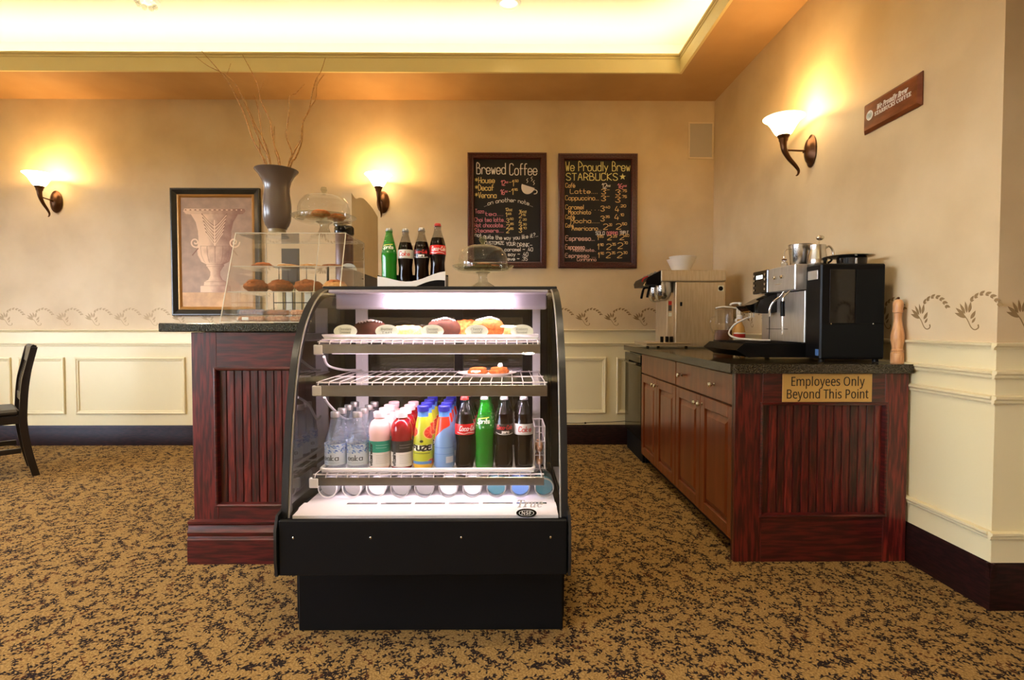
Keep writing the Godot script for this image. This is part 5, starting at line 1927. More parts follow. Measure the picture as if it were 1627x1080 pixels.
	for a in [[-1.17, 0.0, -2.47, 0.06, "pale"], [-1.06, 0.0, -2.48, 0.045, "pale"], [-0.95, 0.0, -2.48, 0.05, "pale"], [-1.17, 0.0285, -2.475, 0.058, "blue"], [-1.06, 0.0285, -2.485, 0.044, "brown"], [-0.95, 0.0285, -2.48, 0.046, "pale"]]:
		var p = thing("wrapped_bar", ["wrapped pale bar with white sticker, bottom left in the acrylic box", "wrapped pale bar in the bottom middle of the acrylic box", "wrapped pale bar in the bottom right of the acrylic box", "blue film wrapped bar stacked on the stickered bar", "wrapped brown bar stacked in the middle of the acrylic box", "long wrapped pale bar stacked nearest the curved case"][n], "snack", Vector3(a[0], 1.0725 + a[1], a[2]), "wrapped bars on the floor of the acrylic box", 0.06 * (n % 3 - 1))
		go()
		span(-a[3], a[3], 0.0, 0.024, -0.03, 0.03, 0.008)
		part(p, "bar", M.sandwich if a[4] != "brown" else M.crust)
		go()
		span(-a[3] - 0.004, a[3] + 0.004, -0.0002, 0.0265, -0.033, 0.033, 0.004)
		var f = part(p, "film", M.wrap_film if a[4] != "blue" else M.blue_film)
		if n == 0:
			go()
			span(-0.035, -0.005, 0.006, 0.02, 0.0332, 0.0338)
			part(f, "sticker", M.white_card)
		n += 1
	# the vase on the box, with curly willow
	var v = thing("grey_vase", "tall flared grey brown vase holding curly willow", "vase", Vector3(-1.145, 1.4895, -2.68))
	go()
	lathe(V([0.0, 0.022, 0.044, 0.022, 0.047, 0.03, 0.055, 0.042, 0.064, 0.066, 0.068, 0.10, 0.067, 0.15, 0.061, 0.2, 0.061, 0.23, 0.068, 0.26, 0.084, 0.290, 0.101, 0.309, 0.103, 0.313, 0.098, 0.314, 0.080, 0.291, 0.063, 0.26, 0.056, 0.23, 0.055, 0.12, 0.04, 0.06, 0.0, 0.05]), 40)
	part(v, "bowl", M.vase_glaze, Vector3(0, 0.018, 0))
	go()
	lathe(V([0.0, 0.0, 0.054, 0.0, 0.055, 0.006, 0.046, 0.014, 0.041, 0.030, 0.043, 0.040, 0.0, 0.040]), 32)
	part(v, "foot", M.vase_foot)
	var r := RandomNumberGenerator.new()
	r.seed = 19
	# each branch: picture-free points above the vase, as (x, y) offsets from the vase's mouth
	var B := [
		[[0.0, -0.16], [-0.045, 0.02], [-0.10, 0.14], [-0.155, 0.27], [-0.205, 0.40], [-0.265, 0.48], [-0.335, 0.56]],
		[[0.0, -0.16], [-0.035, 0.02], [-0.09, 0.16], [-0.14, 0.29], [-0.19, 0.41], [-0.25, 0.47], [-0.33, 0.51], [-0.395, 0.56]],
		[[0.01, -0.16], [-0.03, 0.02], [-0.06, 0.13], [-0.115, 0.24], [-0.135, 0.31], [-0.17, 0.37]],
		[[0.0, -0.16], [-0.05, 0.02], [-0.082, 0.08], [-0.085, 0.14], [-0.11, 0.20], [-0.12, 0.25]],
		[[0.02, -0.16], [-0.02, 0.02], [-0.055, 0.14], [-0.075, 0.22], [-0.09, 0.30], [-0.095, 0.36]],
		[[0.02, -0.16], [0.02, 0.02], [0.0, 0.12], [-0.025, 0.24], [-0.065, 0.33], [-0.105, 0.45], [-0.15, 0.555]],
		[[0.0, -0.16], [0.005, 0.02], [-0.012, 0.10], [-0.022, 0.18], [-0.022, 0.23]],
		[[-0.02, -0.16], [0.06, 0.02], [0.08, 0.08], [0.065, 0.15], [0.066, 0.22], [0.078, 0.29], [0.075, 0.355], [0.10, 0.375], [0.125, 0.372], [0.145, 0.42]],
		[[-0.02, -0.16], [0.065, 0.02], [0.08, 0.07], [0.115, 0.14], [0.125, 0.21], [0.13, 0.25], [0.16, 0.295], [0.168, 0.38], [0.19, 0.45], [0.215, 0.49], [0.245, 0.555]],
		[[0.0, -0.16], [0.055, 0.02], [0.085, 0.09], [0.12, 0.15], [0.13, 0.22], [0.165, 0.30], [0.19, 0.36], [0.205, 0.42], [0.23, 0.48]],
	]
	var names := ["longest willow branch leaning far over the framed print", "forked thin willow branch spreading furthest over the framed print", "short dark willow branch left of the middle of the vase", "kinked short willow branch at the vase's print side", "straight thin willow branch near the middle of the vase", "tall willow branch rising in the middle of the vase", "shortest willow twig in the middle of the vase", "willow branch with a hooked curl at its tip", "tall wavy willow branch leaning towards the lit sconce", "wavy willow branch below the tallest one on the sconce side"]
	for i in B.size():
		var br = thing("willow_branch", names[i], "branch", Vector3(-1.145, 1.65, -2.68), "curly willow branches in the vase")
		var pts := []
		var z0 := r.randf_range(-0.02, 0.02)
		for k in B[i].size():
			var q: Array = B[i][k]
			pts.append(Vector3(q[0], q[1] + 0.17, z0 + r.randf_range(-0.012, 0.012) * mini(k, 2)))
		pts[0] = Vector3(B[i][0][0] * 0.5, -0.09, 0)
		var sm := smooth(pts, 5)
		go()
		tube(sm, lerped(0.0052 if i in [0, 5, 8] else 0.004, 0.0015, sm.size()), 6)
		part(br, "stem", M.willow)
		if i in [0, 5, 8]:
			go()
			var p0: Vector3 = sm[int(sm.size() * 0.72)]
			tube(smooth([p0, p0 + Vector3(0.02, 0.03, 0.01), p0 + Vector3(0.028, 0.07, 0.0)], 4), 0.0012, 5)
			part(br, "twig", M.willow)
	cake_stand("glass cake stand with dome and golden buns on the acrylic box", Vector3(-0.912, 1.4895, -2.68), 0.156, 0.085, "dough", 0.125)
	# behind the box
	var a = thing("coffee_dispenser", "tall brown coffee dispenser with black lid behind the acrylic box", "dispenser", Vector3(-0.885, 1.0655, -2.915))
	go()
	lathe(V([0.0, 0.0, 0.045, 0.0, 0.047, 0.01, 0.047, 0.46, 0.044, 0.475, 0.0, 0.475]), 28)
	part(a, "flask", M.brown_enamel)
	go()
	lathe(V([0.0, 0.475, 0.05, 0.476, 0.052, 0.484, 0.052, 0.512, 0.046, 0.522, 0.0, 0.524]), 28)
	part(a, "lid", M.black_gloss)
	go()
	tube(smooth([Vector3(-0.046, 0.18, 0.02), Vector3(-0.075, 0.19, 0.03), Vector3(-0.08, 0.24, 0.03), Vector3(-0.075, 0.29, 0.03), Vector3(-0.046, 0.3, 0.02)], 4), 0.006, 8)
	part(a, "handle", M.black_plastic)
	var w = thing("wire_rack", "black wire rack holding cream cards behind the acrylic box", "rack", Vector3(-1.15, 1.0655, -2.905))
	go()
	for x in [-0.1, -0.05, 0.0, 0.05, 0.1]:
		tube([Vector3(x, 0.0, 0.035), Vector3(x, 0.22, 0.035)], 0.002, 6)
		tube([Vector3(x, 0.0, -0.035), Vector3(x, 0.27, -0.035)], 0.002, 6)
	for y in [0.002, 0.11, 0.22]:
		tube([Vector3(-0.1, y, -0.035), Vector3(-0.1, y, 0.035), Vector3(0.1, y, 0.035), Vector3(0.1, y, -0.035), Vector3(-0.1, y, -0.035)], 0.0026, 6)
	part(w, "wire_frame", M.black_metal)
	for i in 4:
		var c = thing("paper_booklet", "cream booklet standing in the black wire rack, %s from the vase end" % ["first", "second", "third", "fourth"][i], "booklet", Vector3(-1.225 + i * 0.05, 1.0705, -2.905), "booklets in the wire rack")
		go()
		span(-0.019, 0.019, 0.0, 0.2, -0.012, 0.012, 0.002)
		part(c, "pages", M.white_card if i % 2 else M.cream_card)
	var mc = thing("menu_card", "dark slate menu card standing behind the wire rack", "card", Vector3(-1.195, 1.0655, -2.962))
	go()
	span(-0.048, 0.048, 0.0, 0.41, -0.004, 0.004, 0.001)
	part(mc, "card", M.slate_card)
	# low partition behind the counter, painted like the wall over a dark wooden base
	var pt = thing("service_partition", "wall-coloured partition with curved top and dark wood base behind the counter", "partition", Vector3(-0.885, 0, -3.3), "", 0.0, true)
	go()
	var top := smooth(V([-3.0, 1.79, -3.08, 1.775, -3.16, 1.80, -3.25, 1.815, -3.36, 1.812, -3.48, 1.80, -3.6, 1.775]), 3)
	across(zy(top + [Vector2(-3.6, 1.365), Vector2(-3.0, 1.365)]), -0.92, -0.868)
	part(pt, "painted_panel", M.wall_paint)
	go()
	span(-0.925, -0.862, 0.0, 1.364, -3.606, -2.994, 0.004)
	part(pt, "wood_base", M.baseboard_wood)

# ---------------------------------------------------------------- on the coffee counter
const TOP := 0.8855

func brewer():
	var o = thing("coffee_brewer", "steel filter coffee brewer with black front controls against the back wall", "coffee brewer", Vector3(1.36, TOP, -4.1), "", 0.0, true)
	var zn := -3.97
	var zf := -4.36
	go()
	span(1.245, 1.618, 0.90, 1.375, zf, zn, 0.006)
	part(o, "tower", M.brewer_steel)
	go()
	span(1.20, 1.25, 0.92, 1.30, zf + 0.02, zn - 0.06, 0.003)
	part(o, "splash_panel", M.brewer_steel)
	go()
	span(1.135, 1.618, 1.378, 1.462, zf - 0.005, zn + 0.004, 0.006)
	var h = part(o, "head", M.brewer_steel)
	# slanted control front
	go()
	prism(V([1.134, 1.378, 1.134, 1.458, 1.04, 1.41, 1.025, 1.385, 1.03, 1.352, 1.11, 1.352]), zf, zn)
	var c = part(h, "control_front", M.black_plastic)
	for q in [[1.075, 1.433, zn - 0.05], [1.105, 1.448, zn - 0.05], [1.075, 1.433, zn - 0.14], [1.105, 1.448, zn - 0.14], [1.075, 1.433, zn - 0.24]]:
		go()
		box(Vector3(q[0], q[1] + 0.002, q[2]), Vector3(0.016, 0.010, 0.02), 0.003)
		part(c, "switch", M.lens_grey)
	go()
	tube(smooth([Vector3(1.045, 1.418, zn - 0.03), Vector3(1.01, 1.40, zn - 0.02), Vector3(1.0, 1.375, zn - 0.02)], 4), 0.006, 8)
	part(c, "red_handle", M.red_plastic)
	go()
	tube([Vector3(1.03, 1.37, zn - 0.03), Vector3(1.015, 1.35, zn - 0.02)], 0.008, 10)
	part(c, "water_tap", M.chrome)
	for k in 2:
		var z := zn - 0.09 - k * 0.18
		var x := 1.175 - k * 0.0
		go()
		lathe(V([0.0, 1.235, 0.03, 1.236, 0.05, 1.25, 0.062, 1.28, 0.066, 1.31, 0.066, 1.365, 0.07, 1.366, 0.07, 1.376, 0.0, 1.376]), 28, Vector3(x, 0, z))
		var b = part(o, "brew_basket", M.steel)
		go()
		tube(smooth([Vector3(x - 0.065, 1.35, z), Vector3(x - 0.095, 1.345, z), Vector3(x - 0.108, 1.31, z), Vector3(x - 0.118, 1.262, z)], 4), [0.009, 0.009, 0.009, 0.009, 0.009, 0.009, 0.009, 0.010, 0.010, 0.010, 0.010, 0.010, 0.009], 8)
		part(b, "handle", M.black_plastic)
	go()
	span(1.03, 1.36, 0.912, 0.924, zf + 0.01, zn + 0.005, 0.003)
	part(o, "warmer_plate", M.brewer_steel)
	go()
	span(1.03, 1.62, 0.897, 0.911, zf + 0.012, zn, 0.002)
	part(o, "base_tray", M.brewer_steel)
	for x in [1.05, 1.13, 1.34, 1.56]:
		go()
		lathe(V([0.0, 0.8858, 0.012, 0.8858, 0.010, 0.897, 0.0, 0.897]), 12, Vector3(x, 0, zn - 0.04))
		part(o, "foot", M.black_plastic)
	go()
	span(1.56, 1.602, 1.306, 1.348, zn + 0.0003, zn + 0.002)
	var bd = part(o, "round_badge", M.white_card)
	go()
	X = Transform3D(Basis(Vector3(1, 0, 0), Vector3(0, 0, 1), Vector3(0, -1, 0)), Vector3(1.58, 1.325, zn + 0.002))
	lathe(V([0.0, 0.001, 0.017, 0.001, 0.017, 0.0]), 20)
	part(bd, "dot", M.black_plastic)
	go()
	span(1.278, 1.294, 1.195, 1.225, zn + 0.0003, zn + 0.006, 0.002)
	part(o, "power_switch", M.black_plastic)
	for a in [[1.155, 1.205, 1.235, "red"], [1.155, 1.16, 1.204, "dark"], [1.10, 1.12, 1.148, "pale"]]:
		go()
		var hh: float = a[2] - a[1]
		span(1.2105, 1.2355, a[1], a[2], zn - 0.0597, zn - 0.0592)
		part(o, "notice_label", {"red": M.red_plastic, "dark": M.slate_card, "pale": M.white_card}[a[3]])
	# small black cups in a row on the warmer
	for i in 4:
		var cup = thing("black_cup", "small black cup on the brewer's warmer plate, %s from the wall opening" % ["first", "second", "third", "fourth"][i], "cup", Vector3(1.155 + i * 0.026 + (0.02 if i > 0 else 0.0), 0.9245, zn - 0.035 - (i % 2) * 0.028), "black cups on the brewer")
		go()
		lathe(V([0.0, 0.0, 0.012, 0.0, 0.0125, 0.01, 0.0125, 0.042, 0.0105, 0.044, 0.0, 0.044]), 16)
		part(cup, "cup_body", M.black_gloss)
	# two stacks of paper filters
	for i in 2:
		var f = thing("paper_filter_stack", ["fluted white paper filter stack, the lower one on the coffee brewer", "fluted white paper filter stack, the upper one nested in the lower"][i], "coffee filters", Vector3(1.315 + i * 0.012, 1.4625 + i * 0.022, zn - 0.1), "paper filters on the brewer")
		go()
		var k := 1.0 - 0.05 * i
		lathe(V([0.0, 0.0, 0.062 * k, 0.0, 0.075 * k, 0.03, 0.103 * k, 0.088, 0.1 * k, 0.088, 0.07 * k, 0.03, 0.058 * k, 0.004, 0.0, 0.004]), 96, Vector3.ZERO, 1, 1, 0.035, 24)
		part(f, "pleated_paper", M.filter_paper)
	var rc = thing("red_lid", "flat dark red lid lying on top of the coffee brewer", "lid", Vector3(1.185, 1.4625, zn - 0.12))
	go()
	lathe(V([0.0, 0.0, 0.036, 0.0, 0.038, 0.004, 0.03, 0.010, 0.0, 0.011]), 20)
	part(rc, "disc", M.red_lid)

func espresso():
	var o = thing("espresso_machine", "black and steel espresso machine with steam wands on the coffee counter", "espresso machine", Vector3(1.55, TOP, -2.72), "", 0.0, true)
	var xb := 1.728
	# black side housing nearest the camera
	go()
	span(1.431, xb, 0.899, 1.338, -2.565, -2.44, 0.006)
	var side = part(o, "side_housing", M.black_plastic)
	go()
	span(1.47, 1.585, 1.065, 1.31, -2.4395, -2.4365, 0.001)
	part(side, "dark_door", M.black_gloss)
	go()
	span(1.592, 1.718, 1.065, 1.31, -2.4395, -2.4375, 0.001)
	part(side, "grey_panel", M.soft_black)
	go()
	span(1.436, 1.722, 0.91, 1.06, -2.4395, -2.4375, 0.001)
	part(side, "lower_panel", M.soft_black)
	go()
	span(1.4285, 1.4308, 1.268, 1.31, -2.545, -2.465, 0.001)
	part(side, "name_plate", M.brushed_steel)
	go()
	span(1.4285, 1.4308, 0.915, 0.945, -2.475, -2.45, 0.001)
	part(side, "blue_tab", M.blue_tab)
	for a in [[1.45, -2.46], [1.70, -2.46], [1.45, -2.98], [1.70, -2.98]]:
		go()
		lathe(V([0.0, 0.886, 0.014, 0.886, 0.012, 0.9, 0.0, 0.9]), 14, Vector3(a[0], 0, a[1]))
		part(o, "foot", M.black_plastic)
	for x in [1.478, 1.672]:
		go()
		blob(Vector3(x, 1.062, -2.4365), Vector3(0.003, 0.004, 0.002), 8, 6)
		part(side, "screw", M.chrome)
	# body behind it with the steel front that faces the aisle
	go()
	span(1.44, xb, 0.90, 1.335, -3.0, -2.566, 0.004)
	part(o, "body", M.black_plastic)
	go()
	span(1.428, 1.439, 0.972, 1.222, -3.0, -2.566, 0.002)
	var fr = part(o, "front_plate", M.brushed_steel)
	go()
	span(1.4255, 1.428, 1.034, 1.0365, -2.94, -2.72)
	span(1.4255, 1.428, 0.976, 1.20, -2.912, -2.909)
	part(fr, "drawer_gap", M.black_plastic)
	# head: steel part with two knobs, black display with buttons
	go()
	span(1.378, 1.439, 1.226, 1.350, -2.83, -2.566, 0.004)
	var hd = part(o, "head", M.brushed_steel)
	for z in [-2.675, -2.745]:
		go()
		X = Transform3D(Basis(Vector3(0, 1, 0), Vector3(-1, 0, 0), Vector3(0, 0, 1)), Vector3(1.378, 1.297, z))
		lathe(V([0.0, 0.0, 0.009, 0.0, 0.009, 0.012, 0.007, 0.016, 0.0, 0.017]), 16)
		part(hd, "knob", M.chrome)
	go()
	span(1.3765, 1.3778, 1.262, 1.265, -2.755, -2.69)
	part(hd, "badge_line", M.chrome)
	go()
	span(1.374, 1.439, 1.226, 1.350, -3.0, -2.832, 0.004)
	var dp = part(o, "display_panel", M.black_gloss)
	go()
	span(1.372, 1.3738, 1.306, 1.326, -2.955, -2.885)
	part(dp, "display_screen", M.display_lit)
	for i in 4:
		for z in [-2.978, -2.855]:
			go()
			X = Transform3D(Basis(Vector3(0, 1, 0), Vector3(-1, 0, 0), Vector3(0, 0, 1)), Vector3(1.374, 1.328 - i * 0.026, z))
			lathe(V([0.0, 0.0, 0.008, 0.0, 0.008, 0.004, 0.0, 0.006]), 12)
			part(dp, "button", M.chrome)
	# coffee spout: a swept black beak
	go()
	X = Transform3D(Basis.IDENTITY, Vector3(0, 0, -2.90))
	prism(smooth(V([1.427, 1.222, 1.36, 1.20, 1.30, 1.168, 1.258, 1.16]), 4) + smooth(V([1.258, 1.156, 1.285, 1.13, 1.33, 1.118, 1.39, 1.118, 1.427, 1.125]), 4), -0.045, 0.07)
	var sp = part(o, "coffee_spout", M.black_gloss)
	for z in [-2.87, -2.90]:
		go()
		lathe(V([0.0, 1.098, 0.008, 1.098, 0.009, 1.128, 0.0, 1.128]), 12, Vector3(1.315, 0, z))
		part(sp, "nozzle", M.chrome)
	# two steam wands
	go()
	tube(smooth([Vector3(1.40, 1.235, -2.70), Vector3(1.39, 1.205, -2.715), Vector3(1.365, 1.175, -2.745), Vector3(1.352, 1.14, -2.755), Vector3(1.352, 1.10, -2.757)], 5), 0.006, 8)
	part(o, "steam_wand", M.chrome)
	go()
	tube(smooth([Vector3(1.405, 1.235, -2.645), Vector3(1.39, 1.215, -2.655), Vector3(1.375, 1.195, -2.662), Vector3(1.372, 1.16, -2.664), Vector3(1.372, 1.01, -2.664)], 5), 0.0055, 8)
	var wd = part(o, "steam_wand", M.chrome)
	go()
	tube([Vector3(1.372, 1.175, -2.664), Vector3(1.372, 1.10, -2.664)], 0.0105, 12)
	part(wd, "rubber_grip", M.black_plastic)
	# drip tray
	go()
	X = Transform3D(Basis(Vector3(1, 0, 0), Vector3(0, 1, 0), Vector3(0, 0, 1)), Vector3.ZERO)
	prism(V([1.16, 0.9, 1.10, 0.935, 1.135, 0.965, 1.439, 0.968, 1.439, 0.9]), -3.0, -2.566)
	var dt = part(o, "drip_tray", M.black_plastic)
	go()
	for i in 12:
		var z := -2.985 + i * 0.036
		span(1.15, 1.42, 0.968, 0.972, z, z + 0.012)
	part(dt, "grating", M.black_metal)
	go()
	tube(smooth([Vector3(1.315, 1.10, -2.90), Vector3(1.26, 1.06, -2.96), Vector3(1.235, 1.01, -2.98), Vector3(1.26, 0.985, -2.95), Vector3(1.33, 0.976, -2.88), Vector3(1.40, 0.974, -2.84)], 6), 0.005, 8)
	part(o, "milk_tube", M.white_plastic)

func steel_pitcher(label: String, at: Vector3, r: float, h: float, turn: float):
	var o = thing("milk_pitcher", label, "pitcher", at, "steel milk pitchers on the espresso machine", turn)
	go()
	lathe(V([0.0, 0.0, r * 0.92, 0.0, r, 0.006, r * 0.98, h * 0.4, r * 0.82, h * 0.75, r * 0.84, h, r * 0.81, h, r * 0.79, h * 0.75, r * 0.94, h * 0.4, r * 0.9, 0.008, 0.0, 0.006]), 32)
	part(o, "bowl", M.steel)
	go()
	tube(smooth([Vector3(r * 0.82, h * 0.86, 0), Vector3(r * 1.25, h * 0.95, 0), Vector3(r * 1.62, h * 0.72, 0), Vector3(r * 1.5, h * 0.35, 0), Vector3(r * 0.98, h * 0.2, 0)], 5), 0.005, 8)
	part(o, "handle", M.steel)
	go()
	prism(V([-r * 0.8, h * 0.78, -r * 1.12, h * 1.02, -r * 0.78, h * 1.0]), -0.012, 0.012)
	part(o, "spout", M.steel)

func on_the_machine():
	var y := 1.3395
	var tm = thing("milk_pitcher", "straight tall steel pitcher on the espresso machine", "pitcher", Vector3(1.500, 1.3365, -2.745), "steel milk pitchers on the espresso machine")
	go()
	lathe(V([0.0, 0.0, 0.042, 0.0, 0.045, 0.005, 0.056, 0.128, 0.058, 0.13, 0.054, 0.13, 0.043, 0.008, 0.0, 0.006]), 32)
	part(tm, "bowl", M.steel)
	go()
	tube(smooth([Vector3(-0.053, 0.11, 0), Vector3(-0.078, 0.10, 0), Vector3(-0.084, 0.06, 0), Vector3(-0.07, 0.03, 0), Vector3(-0.046, 0.02, 0)], 5), 0.0022, 6)
	part(tm, "handle", M.chrome)
	steel_pitcher("round bellied steel pitcher with curved handle on the espresso machine", Vector3(1.523, 1.3365, -2.635), 0.046, 0.112, -0.1)
	var ld = thing("ladle", "steel ladle resting in the bellied pitcher", "utensil", Vector3(1.523, 1.345, -2.635))
	go()
	tube(smooth([Vector3(0.0, 0.0, 0.0), Vector3(0.004, 0.06, 0), Vector3(0.01, 0.125, 0.0), Vector3(0.012, 0.132, 0.0)], 4), 0.003, 6)
	part(ld, "shank", M.chrome)
	go()
	blob(Vector3(0.014, 0.140, 0.0), Vector3(0.02, 0.013, 0.016), 14, 8)
	part(ld, "bowl", M.chrome)
	var dish = thing("black_bowl", "low black bowl under the steel saucer on the espresso machine", "bowl", Vector3(1.64, 1.3385, -2.55))
	go()
	lathe(V([0.0, 0.0, 0.058, 0.0, 0.062, 0.004, 0.064, 0.034, 0.06, 0.034, 0.055, 0.006, 0.0, 0.005]), 28)
	part(dish, "bowl", M.black_gloss)
	go()
	span(-0.022, -0.014, 0.004, 0.03, 0.0605, 0.064)
	part(dish, "label_mark", M.white_plastic)
	var sa = thing("steel_saucer", "shallow steel saucer resting on the black bowl", "plate", Vector3(1.635, 1.3732, -2.56))
	go()
	lathe(V([0.0, 0.0, 0.06, 0.0, 0.085, 0.004, 0.104, 0.010, 0.105, 0.012, 0.085, 0.007, 0.06, 0.003, 0.0, 0.003]), 36)
	part(sa, "dish", M.steel)
	var jr = thing("glass_jar", "tiny clear glass jar beside the tall steel pitcher", "jar", Vector3(1.405, 1.3505, -2.72))
	go()
	lathe(V([0.0, 0.0, 0.014, 0.0, 0.016, 0.003, 0.016, 0.022, 0.010, 0.028, 0.010, 0.033]), 18)
	part(jr, "glass_body", M.bottle_glass)
	go()
	lathe(V([0.0, 0.040, 0.0115, 0.040, 0.0125, 0.038, 0.0125, 0.033, 0.0, 0.033]), 18)
	part(jr, "lid", M.bronze)
	# pepper mill squeezed between machine and wall
	var pm = thing("pepper_mill", "turned pale wood pepper mill between espresso machine and wall", "pepper mill", Vector3(1.758, TOP, -2.40))
	go()
	lathe(V([0.0, 0.0, 0.025, 0.0, 0.026, 0.006, 0.026, 0.045, 0.022, 0.05, 0.026, 0.056, 0.021, 0.063, 0.022, 0.075, 0.027, 0.105, 0.0265, 0.13, 0.018, 0.17, 0.0145, 0.2, 0.016, 0.226, 0.0, 0.226]), 28)
	part(pm, "body", M.beech)
	go()
	lathe(V([0.0, 0.226, 0.019, 0.227, 0.021, 0.236, 0.0185, 0.242, 0.021, 0.256, 0.0205, 0.27, 0.014, 0.284, 0.0, 0.288]), 28)
	part(pm, "head", M.beech)
	go()
	blob(Vector3(0, 0.292, 0), Vector3(0.006, 0.006, 0.006), 10, 8)
	part(pm, "finial", M.bronze)
	# jug and syrup bottle by the brewer
	var jg = thing("glass_jug", "tapered glass jug of brown coffee between brewer and espresso machine", "jug", Vector3(1.30, TOP, -3.22))
	go()
	lathe(V([0.0, 0.0, 0.056, 0.0, 0.059, 0.006, 0.05, 0.18, 0.052, 0.25, 0.054, 0.26, 0.05, 0.255, 0.047, 0.18]), 28)
	part(jg, "glass_body", M.clear_glass)
	go()
	lathe(V([0.0, 0.004, 0.054, 0.004, 0.056, 0.008, 0.049, 0.14, 0.0, 0.14]), 26)
	part(jg, "coffee_fill", M.brown_coffee)
	go()
	tube(smooth([Vector3(-0.05, 0.22, 0), Vector3(-0.075, 0.21, 0), Vector3(-0.078, 0.16, 0), Vector3(-0.058, 0.12, 0)], 5), 0.005, 8)
	part(jg, "handle", M.clear_glass)
	for a in [[1.372, -3.16, "red labelled syrup bottle with a white pump behind the espresso machine", 0.0]]:
		var sy = thing("syrup_bottle", a[2], "bottle", Vector3(a[0], TOP, a[1]))
		go()
		lathe(V([0.0, 0.0, 0.03, 0.0, 0.032, 0.006, 0.032, 0.13, 0.026, 0.16, 0.014, 0.185, 0.013, 0.21, 0.0, 0.21]), 22)
		part(sy, "bottle_body", M.amber_syrup)
		go()
		lathe(V([0.0324, 0.05, 0.0324, 0.125]), 22)
		part(sy, "label_band", M.white_card)
		go()
		lathe(V([0.0328, 0.095, 0.0328, 0.118]), 22)
		lathe(V([0.0328, 0.056, 0.0328, 0.072]), 22)
		part(sy, "red_stripe", M.red_plastic)
		go()
		lathe(V([0.0, 0.205, 0.016, 0.205, 0.016, 0.225, 0.007, 0.23, 0.006, 0.29, 0.011, 0.292, 0.011, 0.305, 0.0, 0.306]), 16)
		tube(smooth([Vector3(0, 0.298, 0), Vector3(-0.03, 0.299, 0), Vector3(-0.052, 0.294, 0), Vector3(-0.056, 0.286, 0)], 4), 0.0055, 8)
		part(sy, "pump", M.white_plastic)
	var s2 = thing("syrup_bottle", "second syrup bottle with a low white pump beside the glass jug", "bottle", Vector3(1.405, TOP, -3.27))
	go()
	lathe(V([0.0, 0.0, 0.028, 0.0, 0.03, 0.006, 0.03, 0.12, 0.022, 0.15, 0.013, 0.17, 0.012, 0.19, 0.0, 0.19]), 22)
	part(s2, "bottle_body", M.amber_syrup)
	go()
	lathe(V([0.0, 0.19, 0.014, 0.19, 0.014, 0.205, 0.006, 0.21, 0.006, 0.275, 0.0, 0.276]), 14)
	tube(smooth([Vector3(0, 0.272, 0), Vector3(-0.05, 0.278, 0.01), Vector3(-0.10, 0.28, 0.02), Vector3(-0.14, 0.272, 0.02)], 5), 0.005, 8)
	part(s2, "pump", M.white_plastic)
	var fl = thing("ribbon_bow", "cream ribbon bow beside the syrup bottle at the drip tray", "bow", Vector3(1.33, TOP, -3.09))
	go()
	for k in 5:
		var t := TAU * k / 5
		tube(smooth([Vector3(0, 0.03, 0), Vector3(cos(t) * 0.02, 0.055, sin(t) * 0.015), Vector3(cos(t) * 0.024, 0.035, sin(t) * 0.02), Vector3(cos(t) * 0.012, 0.0, sin(t) * 0.012)], 4), 0.005, 6)
	part(fl, "ribbon", M.cream_card)

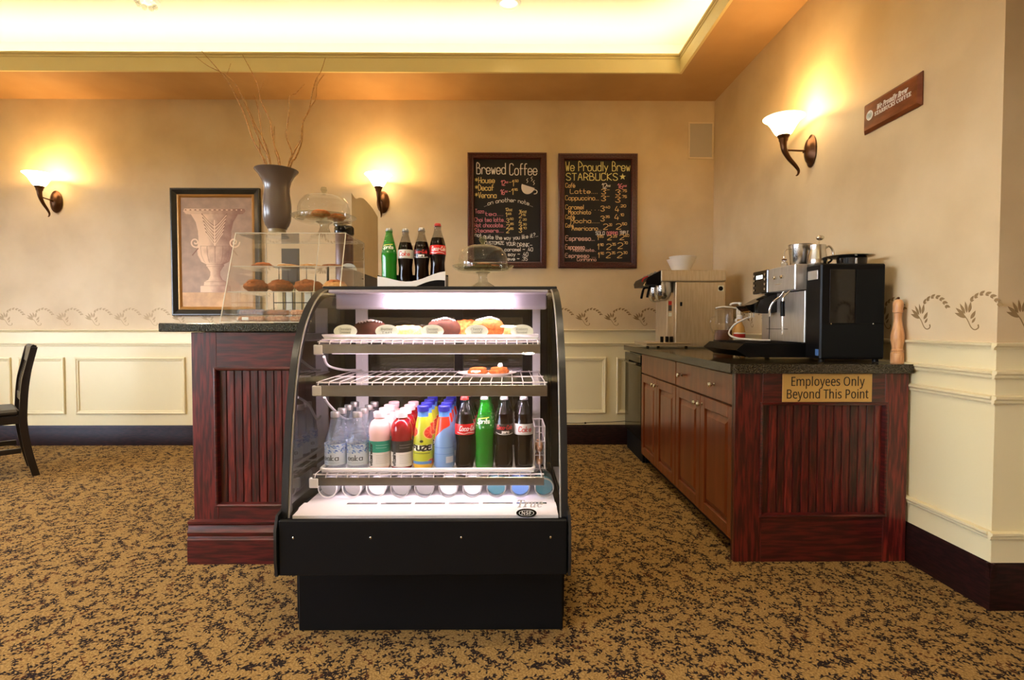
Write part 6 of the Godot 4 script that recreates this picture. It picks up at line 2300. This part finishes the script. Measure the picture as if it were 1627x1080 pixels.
# ---------------------------------------------------------------- the chair at the left
func chair():
	# legs of the back stand at the rear; it faces -x of its own and is turned towards the camera
	var o = thing("dining_chair", "black wooden slat-back dining chair with dark padded seat", "chair", Vector3(-3.635, 0, -3.70), "", deg_to_rad(46))
	# own axes: front of the chair is -x, width along z
	for s in [-1.0, 1.0]:
		go()
		var z: float = s * 0.19
		var post := V([0.262, 0.0, 0.228, 0.16, 0.205, 0.34, 0.205, 0.48, 0.222, 0.68, 0.268, 0.90])
		var sm := smooth(post, 4)
		var a := []
		var b := []
		for i in sm.size():
			var w := 0.021 if i < sm.size() * 0.8 else 0.019
			a.append(sm[i] + Vector2(w, 0))
			b.append(sm[i] - Vector2(w, 0))
		b.reverse()
		prism(a + b, z - 0.017, z + 0.017)
		part(o, "rear_leg", M.black_wood)
		go()
		span(-0.215, -0.178, 0.0, 0.43, z - 0.018, z + 0.018, 0.003)
		part(o, "front_leg", M.black_wood)
		go()
		span(-0.178, 0.188, 0.17, 0.205, z - 0.010, z + 0.010, 0.002)
		part(o, "side_stretcher", M.black_wood)
		go()
		span(-0.178, 0.185, 0.375, 0.43, z - 0.011, z + 0.011, 0.002)
		part(o, "seat_rail", M.black_wood)
	for a in [[-0.197, 0.375], [0.2, 0.375]]:
		go()
		span(a[0] - 0.011, a[0] + 0.011, a[1], 0.43, -0.173, 0.173, 0.002)
		part(o, "seat_rail", M.black_wood)
	go()
	span(-0.012, 0.012, 0.172, 0.2, -0.18, 0.18, 0.002)
	part(o, "cross_stretcher", M.black_wood)
	go()
	span(-0.225, 0.185, 0.431, 0.475, -0.205, 0.205, 0.016)
	part(o, "seat", M.black_leather)
	go()
	X = Transform3D(Basis(Vector3(0, 0, 1), 0.0), Vector3.ZERO)
	prism(V([0.238, 0.80, 0.262, 0.80, 0.284, 0.91, 0.266, 0.918, 0.252, 0.905]), -0.173, 0.173)
	part(o, "top_rail", M.black_wood)
	go()
	span(0.196, 0.216, 0.52, 0.575, -0.173, 0.173, 0.003)
	part(o, "lower_rail", M.black_wood)
	for i in 6:
		go()
		var z := -0.13 + i * 0.052
		var sl := smooth(V([0.206, 0.57, 0.214, 0.66, 0.232, 0.74, 0.252, 0.81]), 3)
		var a := []
		var b := []
		for p in sl:
			a.append(p + Vector2(0.006, 0))
			b.append(p - Vector2(0.006, 0))
		b.reverse()
		prism(a + b, z - 0.012, z + 0.012)
		part(o, "back_slat", M.black_wood)

func cable():
	var o = thing("black_cable", "thin black cable sagging along the wainscot above the dark baseboard", "cable", Vector3(0.7, 0.19, BACK + 0.03))
	go()
	tube(smooth([Vector3(-0.5, 0.012, 0), Vector3(-0.1, 0.002, 0), Vector3(0.03, 0.008, 0), Vector3(0.2, 0.012, 0), Vector3(0.42, 0.026, 0)], 5), 0.003, 6)
	part(o, "cord", M.black_plastic)
	go()
	box(Vector3(-0.02, 0.004, 0), Vector3(0.016, 0.014, 0.014), 0.003)
	part(o, "clip", M.black_plastic)

func _ready():
	camera_and_light()
	palette()
	shell()
	left_counter()
	right_counter()
	display_case()
	on_the_walls()
	bottles()
	food_in_case()
	on_the_case()
	on_the_left_counter()
	brewer()
	espresso()
	on_the_machine()
	chair()
	cable()
	for k in proto:
		proto[k].free()
